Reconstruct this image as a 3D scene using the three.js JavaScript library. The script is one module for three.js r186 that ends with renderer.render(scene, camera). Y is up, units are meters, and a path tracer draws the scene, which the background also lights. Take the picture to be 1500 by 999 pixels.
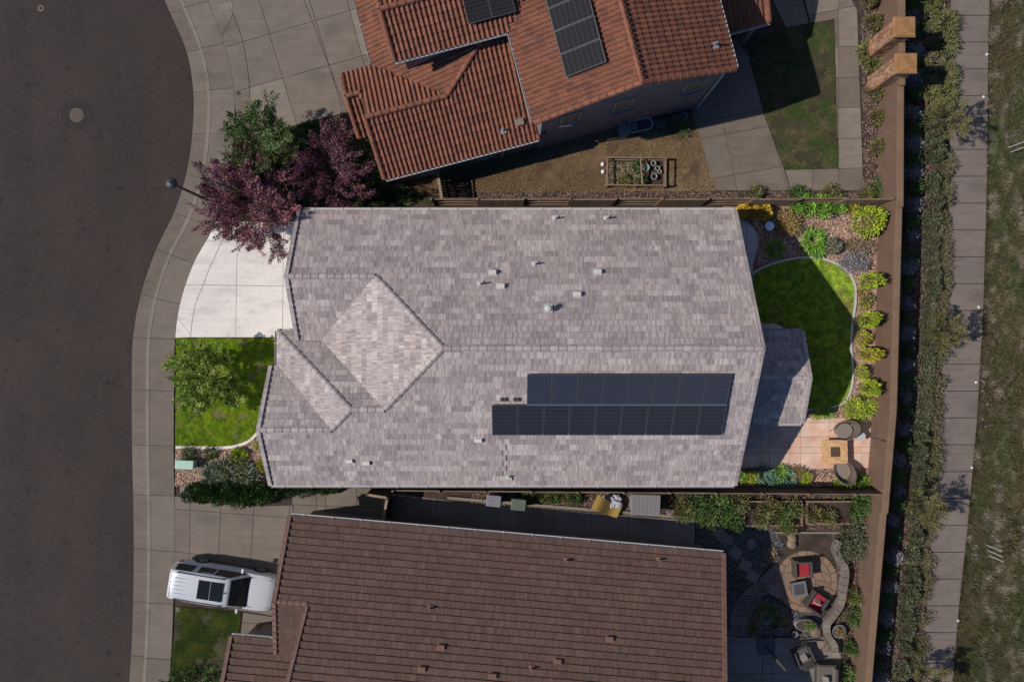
import * as THREE from 'three';
import { Sky } from 'three/addons/objects/Sky.js';
import { RoundedBoxGeometry } from 'three/addons/geometries/RoundedBoxGeometry.js';
import { mergeGeometries, toCreasedNormals } from 'three/addons/utils/BufferGeometryUtils.js';

// ---------------------------------------------------------------- camera, sky, sun, exposure
const scene = new THREE.Scene();
const CAM_H = 40, PPM = 27;                                    // drone height, picture pixels per metre on the ground
const camera = new THREE.PerspectiveCamera(2 * Math.atan(999 / 2 / PPM / CAM_H) * 180 / Math.PI, 1500 / 999, 0.5, 900);
camera.position.set(0, CAM_H, 0); camera.up.set(0, 0, -1); camera.lookAt(0, 0, 0);
const toSun = new THREE.Vector3(-1.087, 1, 0.145).normalize();
const sky = new Sky(); sky.name = 'sky'; sky.scale.setScalar(400); sky.userData.kind = 'structure';
Object.assign(sky.material.uniforms.sunPosition.value, { x: toSun.x, y: toSun.y, z: toSun.z });
sky.material.uniforms.turbidity.value = 2.5; sky.material.uniforms.rayleigh.value = 1.2;
sky.material.uniforms.mieCoefficient.value = 0.004;
scene.add(sky); scene.environmentIntensity = 0.115;
const sun = new THREE.DirectionalLight(new THREE.Color(1, 0.935, 0.85), 4.3);
sun.position.copy(toSun).multiplyScalar(80); sun.castShadow = true; sun.shadow.mapSize.set(4096, 4096);
Object.assign(sun.shadow.camera, { left: -40, right: 40, top: 40, bottom: -40, near: 1, far: 200 });
scene.add(sun, sun.target);
const renderer = new THREE.WebGLRenderer({ antialias: true });
renderer.toneMapping = THREE.LinearToneMapping; renderer.toneMappingExposure = 1.08;
renderer.shadowMap.enabled = true; renderer.setSize(1024, 681);

// ---------------------------------------------------------------- helpers
let seedState = 12345;
const rnd = () => { seedState = (seedState + 0x6d2b79f5) | 0; let t = Math.imul(seedState ^ (seedState >>> 15), 1 | seedState); t = (t + Math.imul(t ^ (t >>> 7), 61 | t)) ^ t; return ((t ^ (t >>> 14)) >>> 0) / 4294967296; };
const rr = (a, b) => a + (b - a) * rnd(), pick = (a) => a[Math.floor(rnd() * a.length)];
const G = (px, py, h = 0) => { const k = (CAM_H - h) / (PPM * CAM_H); return [(px - 750) * k, (py - 499.5) * k]; };   // survey: point of the picture at height h -> metres
const GP = (list, h = 0) => list.map(([x, y]) => G(x, y, h));
const V3 = (x, y, z) => new THREE.Vector3(x, y, z);
const col = (r, g, b) => new THREE.Color().setRGB(r, g, b);
const names = {};
const numbered = (n) => { const k = (names[n] = (names[n] ?? -1) + 1); return k ? n + '_' + String(k).padStart(3, '0') : n; };
function shade(o) { o.traverse((m) => { if (m.isMesh) { m.castShadow = true; m.receiveShadow = true; } }); return o; }
function mesh(name, geo, material, parent) {
  const m = new THREE.Mesh(Array.isArray(geo) ? merge(geo) : geo, material); m.name = parent ? name : numbered(name); m.castShadow = m.receiveShadow = true;
  (parent || scene).add(m); return m;
}
function merge(list) { const l = list.map((g) => { const q = g.index ? g.toNonIndexed() : g; for (const k of Object.keys(q.attributes)) if (!['position', 'normal', 'uv'].includes(k)) q.deleteAttribute(k); if (!q.attributes.uv) q.setAttribute('uv', new THREE.BufferAttribute(new Float32Array(q.attributes.position.count * 2), 2)); return q; }); return l.length > 1 ? mergeGeometries(l) : l[0]; }
function tag(o, label, category, group, kind) { o.userData.label = label; o.userData.category = category; if (group) o.userData.group = group; if (kind) o.userData.kind = kind; return o; }
function thing(name, label, category, x = 0, y = 0, z = 0, turn = 0, group) {
  const o = new THREE.Group(); o.name = numbered(name); o.position.set(x, y, z); o.rotation.y = turn; scene.add(o); return tag(o, label, category, group);
}
function struct(name, geo, material) { const m = mesh(name, geo, material); m.userData.kind = 'structure'; return m; }
function structGroup(name) { const g = new THREE.Group(); g.name = numbered(name); g.userData.kind = 'structure'; scene.add(g); return g; }
function bx(w, h, d, x = 0, y = 0, z = 0, ry = 0, rx = 0, rz = 0) { const g = new THREE.BoxGeometry(w, h, d); if (rx || ry || rz) g.applyMatrix4(new THREE.Matrix4().makeRotationFromEuler(new THREE.Euler(rx, ry, rz, 'YXZ'))); return g.translate(x, y, z); }
function rbx(w, h, d, x = 0, y = 0, z = 0, r = 0.02, seg = 2) { return new RoundedBoxGeometry(w, h, d, seg, Math.min(r, w / 2.1, h / 2.1, d / 2.1)).translate(x, y, z); }
function cyl(r0, r1, h, x = 0, y = 0, z = 0, n = 14) { return new THREE.CylinderGeometry(r0, r1, h, n).translate(x, y, z); }
function bar(a, b, r, n = 6, r2 = r) { const d = b.clone().sub(a), L = d.length(); const g = new THREE.CylinderGeometry(r2, r, L, n); g.applyQuaternion(new THREE.Quaternion().setFromUnitVectors(V3(0, 1, 0), d.normalize())); return g.translate((a.x + b.x) / 2, (a.y + b.y) / 2, (a.z + b.z) / 2); }
const area2 = (p) => p.reduce((s, [x, y], i) => { const q = p[(i + 1) % p.length]; return s + x * q[1] - q[0] * y; }, 0) / 2;
function geoFrom(pos, uv, colors) {
  const g = new THREE.BufferGeometry(); g.setAttribute('position', new THREE.BufferAttribute(new Float32Array(pos), 3));
  g.setAttribute('uv', new THREE.BufferAttribute(new Float32Array(uv ?? new Array(pos.length / 3 * 2).fill(0)), 2));
  if (colors) g.setAttribute('color', new THREE.BufferAttribute(new Float32Array(colors), 3));
  g.computeVertexNormals(); return g;
}
// a slab over a plan outline [[x, z], ...] from y0 up to y1 (y1 may be a function of x, z), uv in metres
function prism(pts, y0, y1) {
  let p = pts; if (area2(p) < 0) p = [...p].reverse();
  const top = typeof y1 === 'function' ? y1 : () => y1, bot = typeof y0 === 'function' ? y0 : () => y0, pos = [], uv = [];
  const v = (x, y, z, a, b) => { pos.push(x, y, z); uv.push(a, b); };
  for (const [a, b, c] of THREE.ShapeUtils.triangulateShape(p.map(([x, z]) => new THREE.Vector2(x, z)), [])) for (const i of [a, c, b]) v(p[i][0], top(...p[i]), p[i][1], p[i][0], p[i][1]);
  let L = 0;
  p.forEach((q, i) => { const r = p[(i + 1) % p.length], l = Math.hypot(r[0] - q[0], r[1] - q[1]);
    const A = top(...q), B = top(...r), C = bot(...q), D = bot(...r);
    v(q[0], A, q[1], L, A); v(r[0], B, r[1], L + l, B); v(q[0], C, q[1], L, C); v(q[0], C, q[1], L, C); v(r[0], B, r[1], L + l, B); v(r[0], D, r[1], L + l, D); L += l; });
  return geoFrom(pos, uv);
}
function halfPlane(poly, nx, nz, d) {                          // keeps nx*x + nz*z >= d
  const out = []; const n = poly.length;
  for (let i = 0; i < n; i++) { const a = poly[i], b = poly[(i + 1) % n], sa = nx * a[0] + nz * a[1] - d, sb = nx * b[0] + nz * b[1] - d;
    if (sa >= 0) out.push(a); if ((sa >= 0) !== (sb >= 0)) { const t = sa / (sa - sb); out.push([a[0] + (b[0] - a[0]) * t, a[1] + (b[1] - a[1]) * t]); } }
  return out;
}
// cuts plan polygons along lines (in metres), leaving a joint of width gap
function cutSlabs(polys, lines, gap = 0.024) {
  let list = polys;
  for (const [[ax, az], [bx_, bz]] of lines) {
    const l = Math.hypot(bx_ - ax, bz - az), nx = -(bz - az) / l, nz = (bx_ - ax) / l, d = nx * ax + nz * az, out = [];
    for (const p of list) for (const q of [halfPlane(p, nx, nz, d + gap / 2), halfPlane(p, -nx, -nz, -d + gap / 2)]) if (q.length > 2 && Math.abs(area2(q)) > 0.03) out.push(q);
    list = out;
  }
  return list;
}
const inside = (poly, x, z) => { let c = false; for (let i = 0, j = poly.length - 1; i < poly.length; j = i++) { const [a, b] = poly[i], [e, f] = poly[j]; if ((b > z) !== (f > z) && x < (e - a) * (z - b) / (f - b) + a) c = !c; } return c; };
function scatter(poly, perM2, avoid = []) {
  const xs = poly.map((p) => p[0]), zs = poly.map((p) => p[1]), x0 = Math.min(...xs), x1 = Math.max(...xs), z0 = Math.min(...zs), z1 = Math.max(...zs), out = [];
  const n = Math.round((x1 - x0) * (z1 - z0) * perM2);
  for (let i = 0; i < n; i++) { const x = rr(x0, x1), z = rr(z0, z1); if (inside(poly, x, z) && !avoid.some((a) => inside(a, x, z))) out.push([x, z]); }
  return out;
}
function smooth(list, per = 6) { const c = new THREE.CatmullRomCurve3(list.map(([x, z]) => V3(x, 0, z)), false, 'centripetal'); return c.getPoints(list.length * per).map((p) => [p.x, p.z]); }
// tileable value noise
const LAT = new Float32Array(65536); for (let i = 0; i < 65536; i++) LAT[i] = rnd();
function vnoise(x, y, per = 256) { const xi = Math.floor(x), yi = Math.floor(y), fx = x - xi, fy = y - yi, m = (v) => ((v % per) + per) % per, L = (a, b) => LAT[(m(a) + m(b) * 256) & 65535], sx = fx * fx * (3 - 2 * fx), sy = fy * fy * (3 - 2 * fy);
  return (L(xi, yi) * (1 - sx) + L(xi + 1, yi) * sx) * (1 - sy) + (L(xi, yi + 1) * (1 - sx) + L(xi + 1, yi + 1) * sx) * sy; }
function fbm(x, y, per = 256, oct = 4) { let s = 0, a = 0.5, t = 0; for (let o = 0; o < oct; o++) { s += a * vnoise(x, y, per); t += a; a *= 0.55; x *= 2; y *= 2; per *= 2; } return s / t; }
function tex(size, metres, fn, h = size) {
  const d = new Uint8Array(size * h * 4);
  for (let j = 0; j < h; j++) for (let i = 0; i < size; i++) { const c = fn(i / size, j / h), k = (j * size + i) * 4; for (let q = 0; q < 3; q++) d[k + q] = Math.max(0, Math.min(255, 255 * (c.length ? c[q] : c))); d[k + 3] = 255; }
  const t = new THREE.DataTexture(d, size, h); t.colorSpace = THREE.SRGBColorSpace; t.wrapS = t.wrapT = THREE.RepeatWrapping; t.magFilter = THREE.LinearFilter; t.minFilter = THREE.LinearMipmapLinearFilter; t.generateMipmaps = true; t.repeat.set(1 / metres, 1 / metres); t.needsUpdate = true; return t;
}
function std(r, g, b, o = {}) { return new THREE.MeshStandardMaterial({ color: col(r, g, b), roughness: 0.85, side: THREE.DoubleSide, ...o }); }
const clamp = (v, a = 0, b = 1) => Math.max(a, Math.min(b, v));

// ---------------------------------------------------------------- materials
const T = {
  concrete: tex(512, 6, (u, v) => { const n = fbm(u * 8, v * 8, 8, 5), f = fbm(u * 96, v * 96, 96, 2), br = vnoise(u * 3, v * 60, 60); const stain = clamp((fbm(u * 5 + 3, v * 5 + 9, 5, 4) - 0.58) * 4); const k = 0.82 + 0.13 * n + 0.08 * (f - 0.5) + 0.06 * (br - 0.5) - 0.07 * stain; return [k, k * 0.995, k * 0.985]; }),
  drive: tex(512, 7, (u, v) => { const n = fbm(u * 7, v * 7, 7, 5), br = vnoise(u * 4, v * 70, 70), sm = clamp((fbm(u * 5 + 11, v * 13 + 2, 5, 4) - 0.55) * 5), sp = clamp((fbm(u * 60, v * 60 + 5, 60, 2) - 0.78) * 9); const k = 0.885 + 0.10 * (n - 0.5) + 0.035 * (br - 0.5) - 0.055 * sm - 0.12 * sp; return [k, k * 0.995, k * 0.985]; }),
  asphalt: tex(1024, 22, (u, v) => { const n = fbm(u * 9, v * 9, 9, 4), f = rnd(), g = vnoise(u * 230, v * 230, 230), lane = fbm(u * 14 + 3, v * 2, 14, 3); const oil = clamp((fbm(u * 40 + 9, v * 40, 40, 3) - 0.74) * 9), crack = clamp(1 - Math.abs(fbm(u * 7 + 50, v * 7 + 20, 7, 5) - 0.5) * 130) * clamp((fbm(u * 3 + 8, v * 3, 3, 2) - 0.5) * 8); const k = 0.70 + 0.12 * (n - 0.5) + 0.20 * (f - 0.5) + 0.13 * (g - 0.5) + 0.13 * (lane - 0.5) - 0.14 * oil - 0.10 * crack; return [k, k * 0.985, k * 0.965]; }),
  soil: tex(512, 5, (u, v) => { const n = fbm(u * 10, v * 10, 10, 5), f = rnd(); const k = 0.5 + 0.45 * n + 0.3 * (f - 0.5); return [k, k * 0.97, k * 0.93]; }),
  stucco: tex(256, 2.5, (u, v) => { const n = fbm(u * 5, v * 5, 5, 5), f = rnd(); const k = 0.84 + 0.14 * n + 0.07 * (f - 0.5); return [k, k, k]; }),
  streak: tex(512, 3.2, (u, v) => { const a = vnoise(u * 44, v * 5, 44), b = vnoise(u * 96 + 7, v * 9, 96), n = fbm(u * 6, v * 6, 6, 4); const k = 0.70 + 0.21 * a + 0.13 * b + 0.08 * n; return [k, k * 0.99, k * 0.985]; }, 256),
  wood: tex(256, 1.2, (u, v) => { const a = vnoise(u * 40, v * 2, 40), b = fbm(u * 6, v * 3, 6, 4); const k = 0.6 + 0.28 * a + 0.22 * b; return [k, k * 0.96, k * 0.92]; }),
  patio: tex(512, 5, (u, v) => { const n = fbm(u * 7, v * 7, 7, 5), s = clamp((fbm(u * 11 + 4, v * 11, 11, 4) - 0.5) * 4); const k = 0.82 + 0.2 * n; return [k, k * (1 - 0.08 * s), k * (1 - 0.13 * s)]; }),
  pillar: tex(256, 1.6, (u, v) => { const n = fbm(u * 6, v * 6, 6, 5); const k = 0.7 + 0.34 * n; return [k, k * 0.95, k * 0.86]; }),
  speck: tex(128, 0.5, () => { const k = 0.75 + 0.3 * rnd(); return [k, k, k]; }),
};
const M = {  // outside the grey house lot, an overall dimming is put into the base colours
  asphalt: std(0.064, 0.0445, 0.0385, { map: T.asphalt, roughness: 0.95 }),
  patch: std(0.046, 0.033, 0.029, { map: T.asphalt, roughness: 0.95 }),
  pave: std(0.174, 0.137, 0.107, { map: T.concrete }), pave2: std(0.193, 0.154, 0.123, { map: T.concrete }), pave3: std(0.158, 0.125, 0.096, { map: T.concrete }),
  kerb: std(0.24, 0.195, 0.156, { map: T.concrete }), joint: std(0.045, 0.038, 0.033, { map: T.soil }),
  path: std(0.203, 0.162, 0.138, { map: T.concrete }), path2: std(0.19, 0.152, 0.13, { map: T.concrete }),
  drive: std(0.84, 0.775, 0.715, { map: T.drive }), drive2: std(0.81, 0.75, 0.695, { map: T.drive }),
  backConcrete: std(0.22, 0.195, 0.185, { map: T.concrete }), sideWalk: std(0.20, 0.18, 0.16, { map: T.concrete }),
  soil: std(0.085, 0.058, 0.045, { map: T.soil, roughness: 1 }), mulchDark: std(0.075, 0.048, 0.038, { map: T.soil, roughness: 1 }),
  mulch: std(0.36, 0.23, 0.17, { map: T.soil, roughness: 1 }), dry: std(0.20, 0.13, 0.075, { map: T.soil, roughness: 1 }),
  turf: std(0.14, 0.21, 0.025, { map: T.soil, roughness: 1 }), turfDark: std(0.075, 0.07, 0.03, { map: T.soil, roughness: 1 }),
  gravel: std(0.06, 0.058, 0.06, { map: T.soil, roughness: 1 }),
  white: std(0.62, 0.62, 0.61, { roughness: 0.5 }), black: std(0.012, 0.012, 0.013, { roughness: 0.45 }), darkGrey: std(0.05, 0.05, 0.055, { roughness: 0.6 }),
  grey: std(0.19, 0.19, 0.20, { roughness: 0.6 }), lightGrey: std(0.42, 0.40, 0.385, { roughness: 0.6 }), steel: std(0.4, 0.4, 0.41, { roughness: 0.35, metalness: 0.8 }),
  wood: std(0.30, 0.215, 0.15, { map: T.wood }), wood2: std(0.25, 0.175, 0.12, { map: T.wood }), wood3: std(0.34, 0.25, 0.18, { map: T.wood }), woodDark: std(0.12, 0.075, 0.05, { map: T.wood }),
  stuccoN: std(0.21, 0.155, 0.145, { map: T.stucco }), stuccoMain: std(0.42, 0.38, 0.34, { map: T.stucco }), stuccoS: std(0.24, 0.19, 0.15, { map: T.stucco }),
  wall: std(0.145, 0.085, 0.055, { map: T.stucco }), wallCap: std(0.205, 0.125, 0.074, { map: T.stucco }), pillarCap: std(0.36, 0.20, 0.09, { map: T.pillar }),
  glass: new THREE.MeshPhysicalMaterial({ color: col(0.03, 0.035, 0.04), roughness: 0.06, metalness: 0 }),
  trunk: std(0.09, 0.065, 0.05, { map: T.wood }), stone: std(0.3, 0.25, 0.21, { map: T.stucco }), stoneDark: std(0.16, 0.145, 0.14, { map: T.stucco }),
};

// ---------------------------------------------------------------- ground, street, kerb, pavement
{ const g = new THREE.PlaneGeometry(600, 600, 1, 1).rotateX(-Math.PI / 2).translate(0, -0.16, 0); const uv = g.attributes.uv; for (let i = 0; i < uv.count; i++) uv.setXY(i, uv.getX(i) * 600, uv.getY(i) * 600); struct('ground', g, M.soil); }
const lotBase = [[-19.5, -60], [60, -60], [60, 60], [-19.5, 60]];
// joints of the pavement: outer edge of the asphalt -> back of the pavement
const JOINTS = [[[190, -110], [250, -135]], [[222, -42], [282, -62]], [[247, 17], [305, 2]], [[272, 76], [327, 63]], [[281.5, 134], [342, 129]], [[280, 195], [342, 197]], [[271, 255], [332, 271]], [[253, 311], [312, 333]], [[227, 365], [283, 386]], [[204.5, 431], [263, 446]], [[193, 494], [256, 497]], [[191, 571], [254.5, 573]], [[191.5, 652], [254, 653]], [[193, 725], [255, 726]], [[194, 804], [255, 808]], [[193, 882], [253.5, 885]], [[190, 962], [250, 966]], [[184, 1040], [243, 1046]], [[178, 1120], [237, 1126]]].map(([a, b]) => [G(...a), G(...b)]);
const curveA = new THREE.CatmullRomCurve3(JOINTS.map(([a]) => V3(a[0], 0, a[1]))), curveD = new THREE.CatmullRomCurve3(JOINTS.map(([, b]) => V3(b[0], 0, b[1])));
const NJ = JOINTS.length - 1;
const stripPt = (t, f) => { const a = curveA.getPoint(t), d = curveD.getPoint(t); return [a.x + (d.x - a.x) * f, a.z + (d.z - a.z) * f]; };
function band(t0, t1, f0, f1, n = 6) { const p = []; for (let i = 0; i <= n; i++) p.push(stripPt(t0 + (t1 - t0) * i / n, f0)); for (let i = n; i >= 0; i--) p.push(stripPt(t0 + (t1 - t0) * i / n, f1)); return p; }
{
  const edge = []; for (let i = 0; i <= 90; i++) edge.push(stripPt(i / 90, 0.02));
  struct('street', prism([...edge, [-60, 45], [-60, -45]], -0.155, -0.10), M.asphalt);
  const seam = []; for (let i = 0; i <= 90; i++) seam.push(stripPt(i / 90, -0.03)); struct('tar_seam', prism([...seam, ...Array.from({ length: 91 }, (_, i) => stripPt(1 - i / 90, 0.004))], -0.15, -0.094), std(0.03, 0.021, 0.018, { map: T.asphalt }));
  const gutter = structGroup('gutter_pan'), kerb = structGroup('kerb'), side = structGroup('sidewalk');
  mesh('bedding', prism([...Array.from({ length: 91 }, (_, i) => stripPt(i / 90, 0)), ...Array.from({ length: 91 }, (_, i) => stripPt(1 - i / 90, 1))], -0.158, -0.115), M.joint, side);
  for (let j = 0; j < NJ; j++) {
    const t0 = (j + 0.004) / NJ, t1 = (j + 0.996) / NJ;
    mesh('slab', prism(band(t0, t1, 0, 0.345), -0.15, (x) => -0.085), pick([M.pave, M.pave2, M.pave3]), gutter);
    mesh('kerb_stone', prism(band(t0, t1, 0.35, 0.43), -0.15, 0.035), M.kerb, kerb);
    mesh('slab', prism(band(t0, t1, 0.437, 0.998), -0.15, 0.03), pick([M.pave, M.pave2, M.pave3, M.pave]), side);
  }
}
// the filled ground behind the pavement (soil of the lots)
{ const edge = []; for (let i = 0; i <= 90; i++) edge.push(stripPt(i / 90, 1.0)); struct('lot_ground', prism([...edge, [-19, 45], [24, 45], [24, -45], [-19, -45]], -0.155, -0.03), M.soil); }
struct('verge_ground', prism([[20.05, -45], [60, -45], [60, 45], [18.3, 45], [18.3, 18], [19.4, 8]], -0.15, -0.02), M.mulchDark);

function slabs(structure, polyPx, linesPx, mats, y0 = -0.06, y1 = 0.02, gap = 0.024) {
  const g = structGroup(structure), poly = GP(polyPx);
  mesh('bedding', prism(poly, y0 - 0.02, y1 - 0.035), M.joint, g);
  for (const p of cutSlabs([poly], linesPx.map(([a, b]) => [G(...a), G(...b)]), gap)) mesh('slab', prism(p, y0, y1), pick(mats), g);
  return g;
}
const edgeD = (t0, t1, n = 14) => Array.from({ length: n + 1 }, (_, i) => { const [x, z] = stripPt(t0 + (t1 - t0) * i / n, 1.004); return [x * PPM + 750, z * PPM + 499.5]; });
const tJ = (j) => j / NJ;
// driveway of the grey house: the apron behind the curved joint, then four bays
{
  const arc = [[336, 325], [330, 344], [321, 362], [312.6, 381], [304, 400], [298, 417], [291, 433], [286.7, 444], [282, 467], [278.8, 494]];
  const bays = [...arc, [452, 494], [452, 325]];
  const apron = [...edgeD(tJ(6.85), tJ(10) - 0.0022, 20), [278.0, 494], ...[...arc].reverse().slice(1).map(([x, y]) => [x - 0.75, y - 0.2])];
  const g = structGroup('driveway');
  mesh('bedding', prism(GP([...edgeD(tJ(6.85), tJ(10), 20), [452, 494], [452, 325]]), -0.08, -0.015), M.joint, g);
  for (const p of cutSlabs([GP(bays)], [[[347.5, 330], [345, 492]], [[415, 350], [413.4, 492]], [[277, 417], [452, 420]], [[308, 352.5], [452, 351.4]]].map(([a, b]) => [G(...a), G(...b)]), 0.022)) mesh('slab', prism(p, -0.06, 0.026), pick([M.drive, M.drive2]), g);
  for (const p of cutSlabs([GP(apron)], [[[230, 428], [278.8, 491]], [[260, 417], [300, 417]], [[300, 352.5], [340, 352.5]]].map(([a, b]) => [G(...a), G(...b)]), 0.018)) mesh('slab', prism(p, -0.06, 0.026), pick([M.drive, M.drive2]), g);
}
// driveway of the terracotta house
{
  const g = structGroup('driveway'), left = edgeD(tJ(1.1), tJ(4.35), 18);
  const inner = [[316, -40], [330, -5], [342, 21], [349, 40], [355, 57], [362, 95], [366, 129], [367, 168]];
  mesh('bedding', prism(GP([...left, [345, 172], [367, 200], [428, 184.5], [468, 174], [560, 152], [585, -60], [300, -60]]), -0.085, -0.02), M.joint, g);
  for (const p of cutSlabs([GP([...inner, [372, 197], [428, 184.5], [468, 174], [525, 161], [575, 90], [545, -40]])], [[[380, 3], [433, 178]], [[508, 0], [534, 98]], [[474, 70], [502, 163]], [[333, 68], [510, 16]], [[344, 134], [545, 78]], [[430, -40], [480, 92]]].map(([a, b]) => [G(...a), G(...b)]))) mesh('slab', prism(p, -0.06, 0.024), pick([M.pave2, M.kerb, M.pave2]), g);
  for (const p of cutSlabs([GP([...left, [346, 170], [365.5, 190], ...[...inner].reverse().map(([x, y]) => [x - 0.8, y])])], [[[341, 21], [326, 50]], [[333, 68], [366, 58]], [[344, 134], [370, 127]]].map(([a, b]) => [G(...a), G(...b)]))) mesh('slab', prism(p, -0.06, 0.024), pick([M.pave2, M.pave]), g);
}
// driveway and front walk of the brown house
slabs('driveway', [[255.5, 727], [300, 731], [330, 738], [372, 742], [430, 740], [430, 850], [420, 905], [352, 894], [254.5, 876]], [[[278, 727], [277, 890]], [[323.7, 738], [315, 890]], [[371.7, 741], [362, 890]], [[425.8, 736], [420, 770]], [[255, 745.7], [440, 760]], [[255, 807.5], [440, 834]]], [M.pave2, M.pave, M.pave2]);
slabs('front_walk', [[356, 897], [420, 907], [420, 950], [350, 950]], [[[350, 911], [420, 919]]], [M.pave2]);
slabs('side_walk', [[428, 722], [470, 722], [520, 714], [571, 718], [566, 760], [428, 760]], [[[463, 715], [463, 760]], [[477, 715], [477, 760]], [[522, 710], [522, 765]], [[420, 739], [480, 741]], [[557, 710], [555, 765]]], [M.pave2, M.pave]);
slabs('side_walk', [[574, 722], [690, 738], [1018, 763], [1018, 800], [1000, 812], [572, 775]], [[[593, 715], [593, 790]], [[630, 715], [630, 790]], [[640, 715], [639, 790]], [[668, 715], [668, 790]], [[731, 715], [729, 790]], [[760, 735], [759, 800]], [[814, 735], [812, 800]], [[866, 735], [863, 805]], [[922, 740], [919, 805]], [[970, 745], [969, 815]]], [M.sideWalk, M.backConcrete]);
// public path beyond the tan wall
const PATH_L = [[1396, -60], [1394, 0], [1393, 150], [1392, 270], [1390, 416], [1386, 484], [1378, 617], [1368, 772], [1356, 927], [1350, 1000], [1344, 1060]], PATH_R = [[1452, -60], [1450, 10], [1448, 75], [1446, 280], [1441, 450], [1432, 610], [1418, 772], [1406, 880], [1396, 1000], [1389, 1060]];
const at = (line, y) => { for (let i = 1; i < line.length; i++) if (y <= line[i][1]) { const [a, b] = [line[i - 1], line[i]]; return a[0] + (b[0] - a[0]) * (y - a[1]) / (b[1] - a[1]); } return line[line.length - 1][0]; };
{ const g = structGroup('path'); mesh('bedding', prism(GP([...PATH_L, ...[...PATH_R].reverse()]), -0.1, -0.015), M.joint, g);
  for (let y = -56; y < 1040; y += 39.3) { const f = (yy, s) => [at(s ? PATH_R : PATH_L, yy), yy]; mesh('slab', prism(GP([f(y + 0.5, 0), f(y + 0.5, 1), f(y + 38.7, 1), f(y + 38.7, 0)]), -0.08, 0.03), pick([M.path, M.path2]), g); } }
// paving of the terracotta house's back yard
slabs('patio', [[1010, 150], [1100, 90], [1080, 57], [1085, 40], [1120.5, 171], [1149, 248], [1158, 279], [1048, 279]], [[[1015, 182], [1120, 160]], [[1044, 110], [1080, 279]], [[1020, 205], [1135, 183]], [[1095, 60], [1154, 279]], [[1042, 262], [1170, 240]]], [M.pave2, M.pave]);
slabs('garden_walk', [[1151, 248.5], [1229, 247], [1223, 28], [1188, 34], [1180, 0], [1175, -40], [1245, -40], [1248, 0], [1256, 15], [1265, 279], [1159.5, 279]], [[[1215, 69], [1270, 68]], [[1215, 113.5], [1270, 113]], [[1215, 158], [1270, 157.5]], [[1215, 203], [1270, 202.5]], [[1190, 247], [1190, 290]], [[1229, 247], [1270, 246]], [[1229, 240], [1229, 285]], [[1150, 30], [1270, 5]]], [M.pave2, M.pave, M.kerb]);
slabs('garden_walk', [[1129, -40], [1133, 0], [1152, 41], [1185, 34], [1176, 0], [1170, -40]], [], [M.pave2]);
// paving of the grey house's back yard
slabs('garden_path', [[1060, 322], [1085, 322], [1094, 325], [1104, 333], [1110, 345], [1111, 358], [1107, 374], [1103, 390], [1103, 420], [1060, 420]], [[[1080, 335], [1100, 322]], [[1060, 374], [1120, 373]], [[1060, 382], [1120, 384]], [[1094, 372], [1094, 420]]], [M.lightGrey, M.lightGrey]);
const patioMats = [std(0.70, 0.49, 0.385, { map: T.patio }), std(0.66, 0.45, 0.35, { map: T.patio }), std(0.73, 0.52, 0.41, { map: T.patio })];
slabs('patio', [[1060, 474], [1135, 474], [1146, 478], [1150, 486], [1150, 595], [1183, 612], [1276, 613], [1276, 685], [1175, 687], [1150, 684], [1060, 686]], [[[1150, 619], [1290, 619]], [[1060, 641], [1160, 640]], [[1060, 655], [1290, 655]], [[1060, 664], [1290, 663.5]], [[1115, 470], [1115, 690]], [[1129, 470], [1127, 690]], [[1158, 600], [1156, 690]], [[1173, 600], [1173, 690]], [[1216, 600], [1214, 690]], [[1224, 600], [1223, 690]], [[1263, 600], [1262, 690]]], patioMats, -0.06, 0.022, 0.016);
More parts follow.
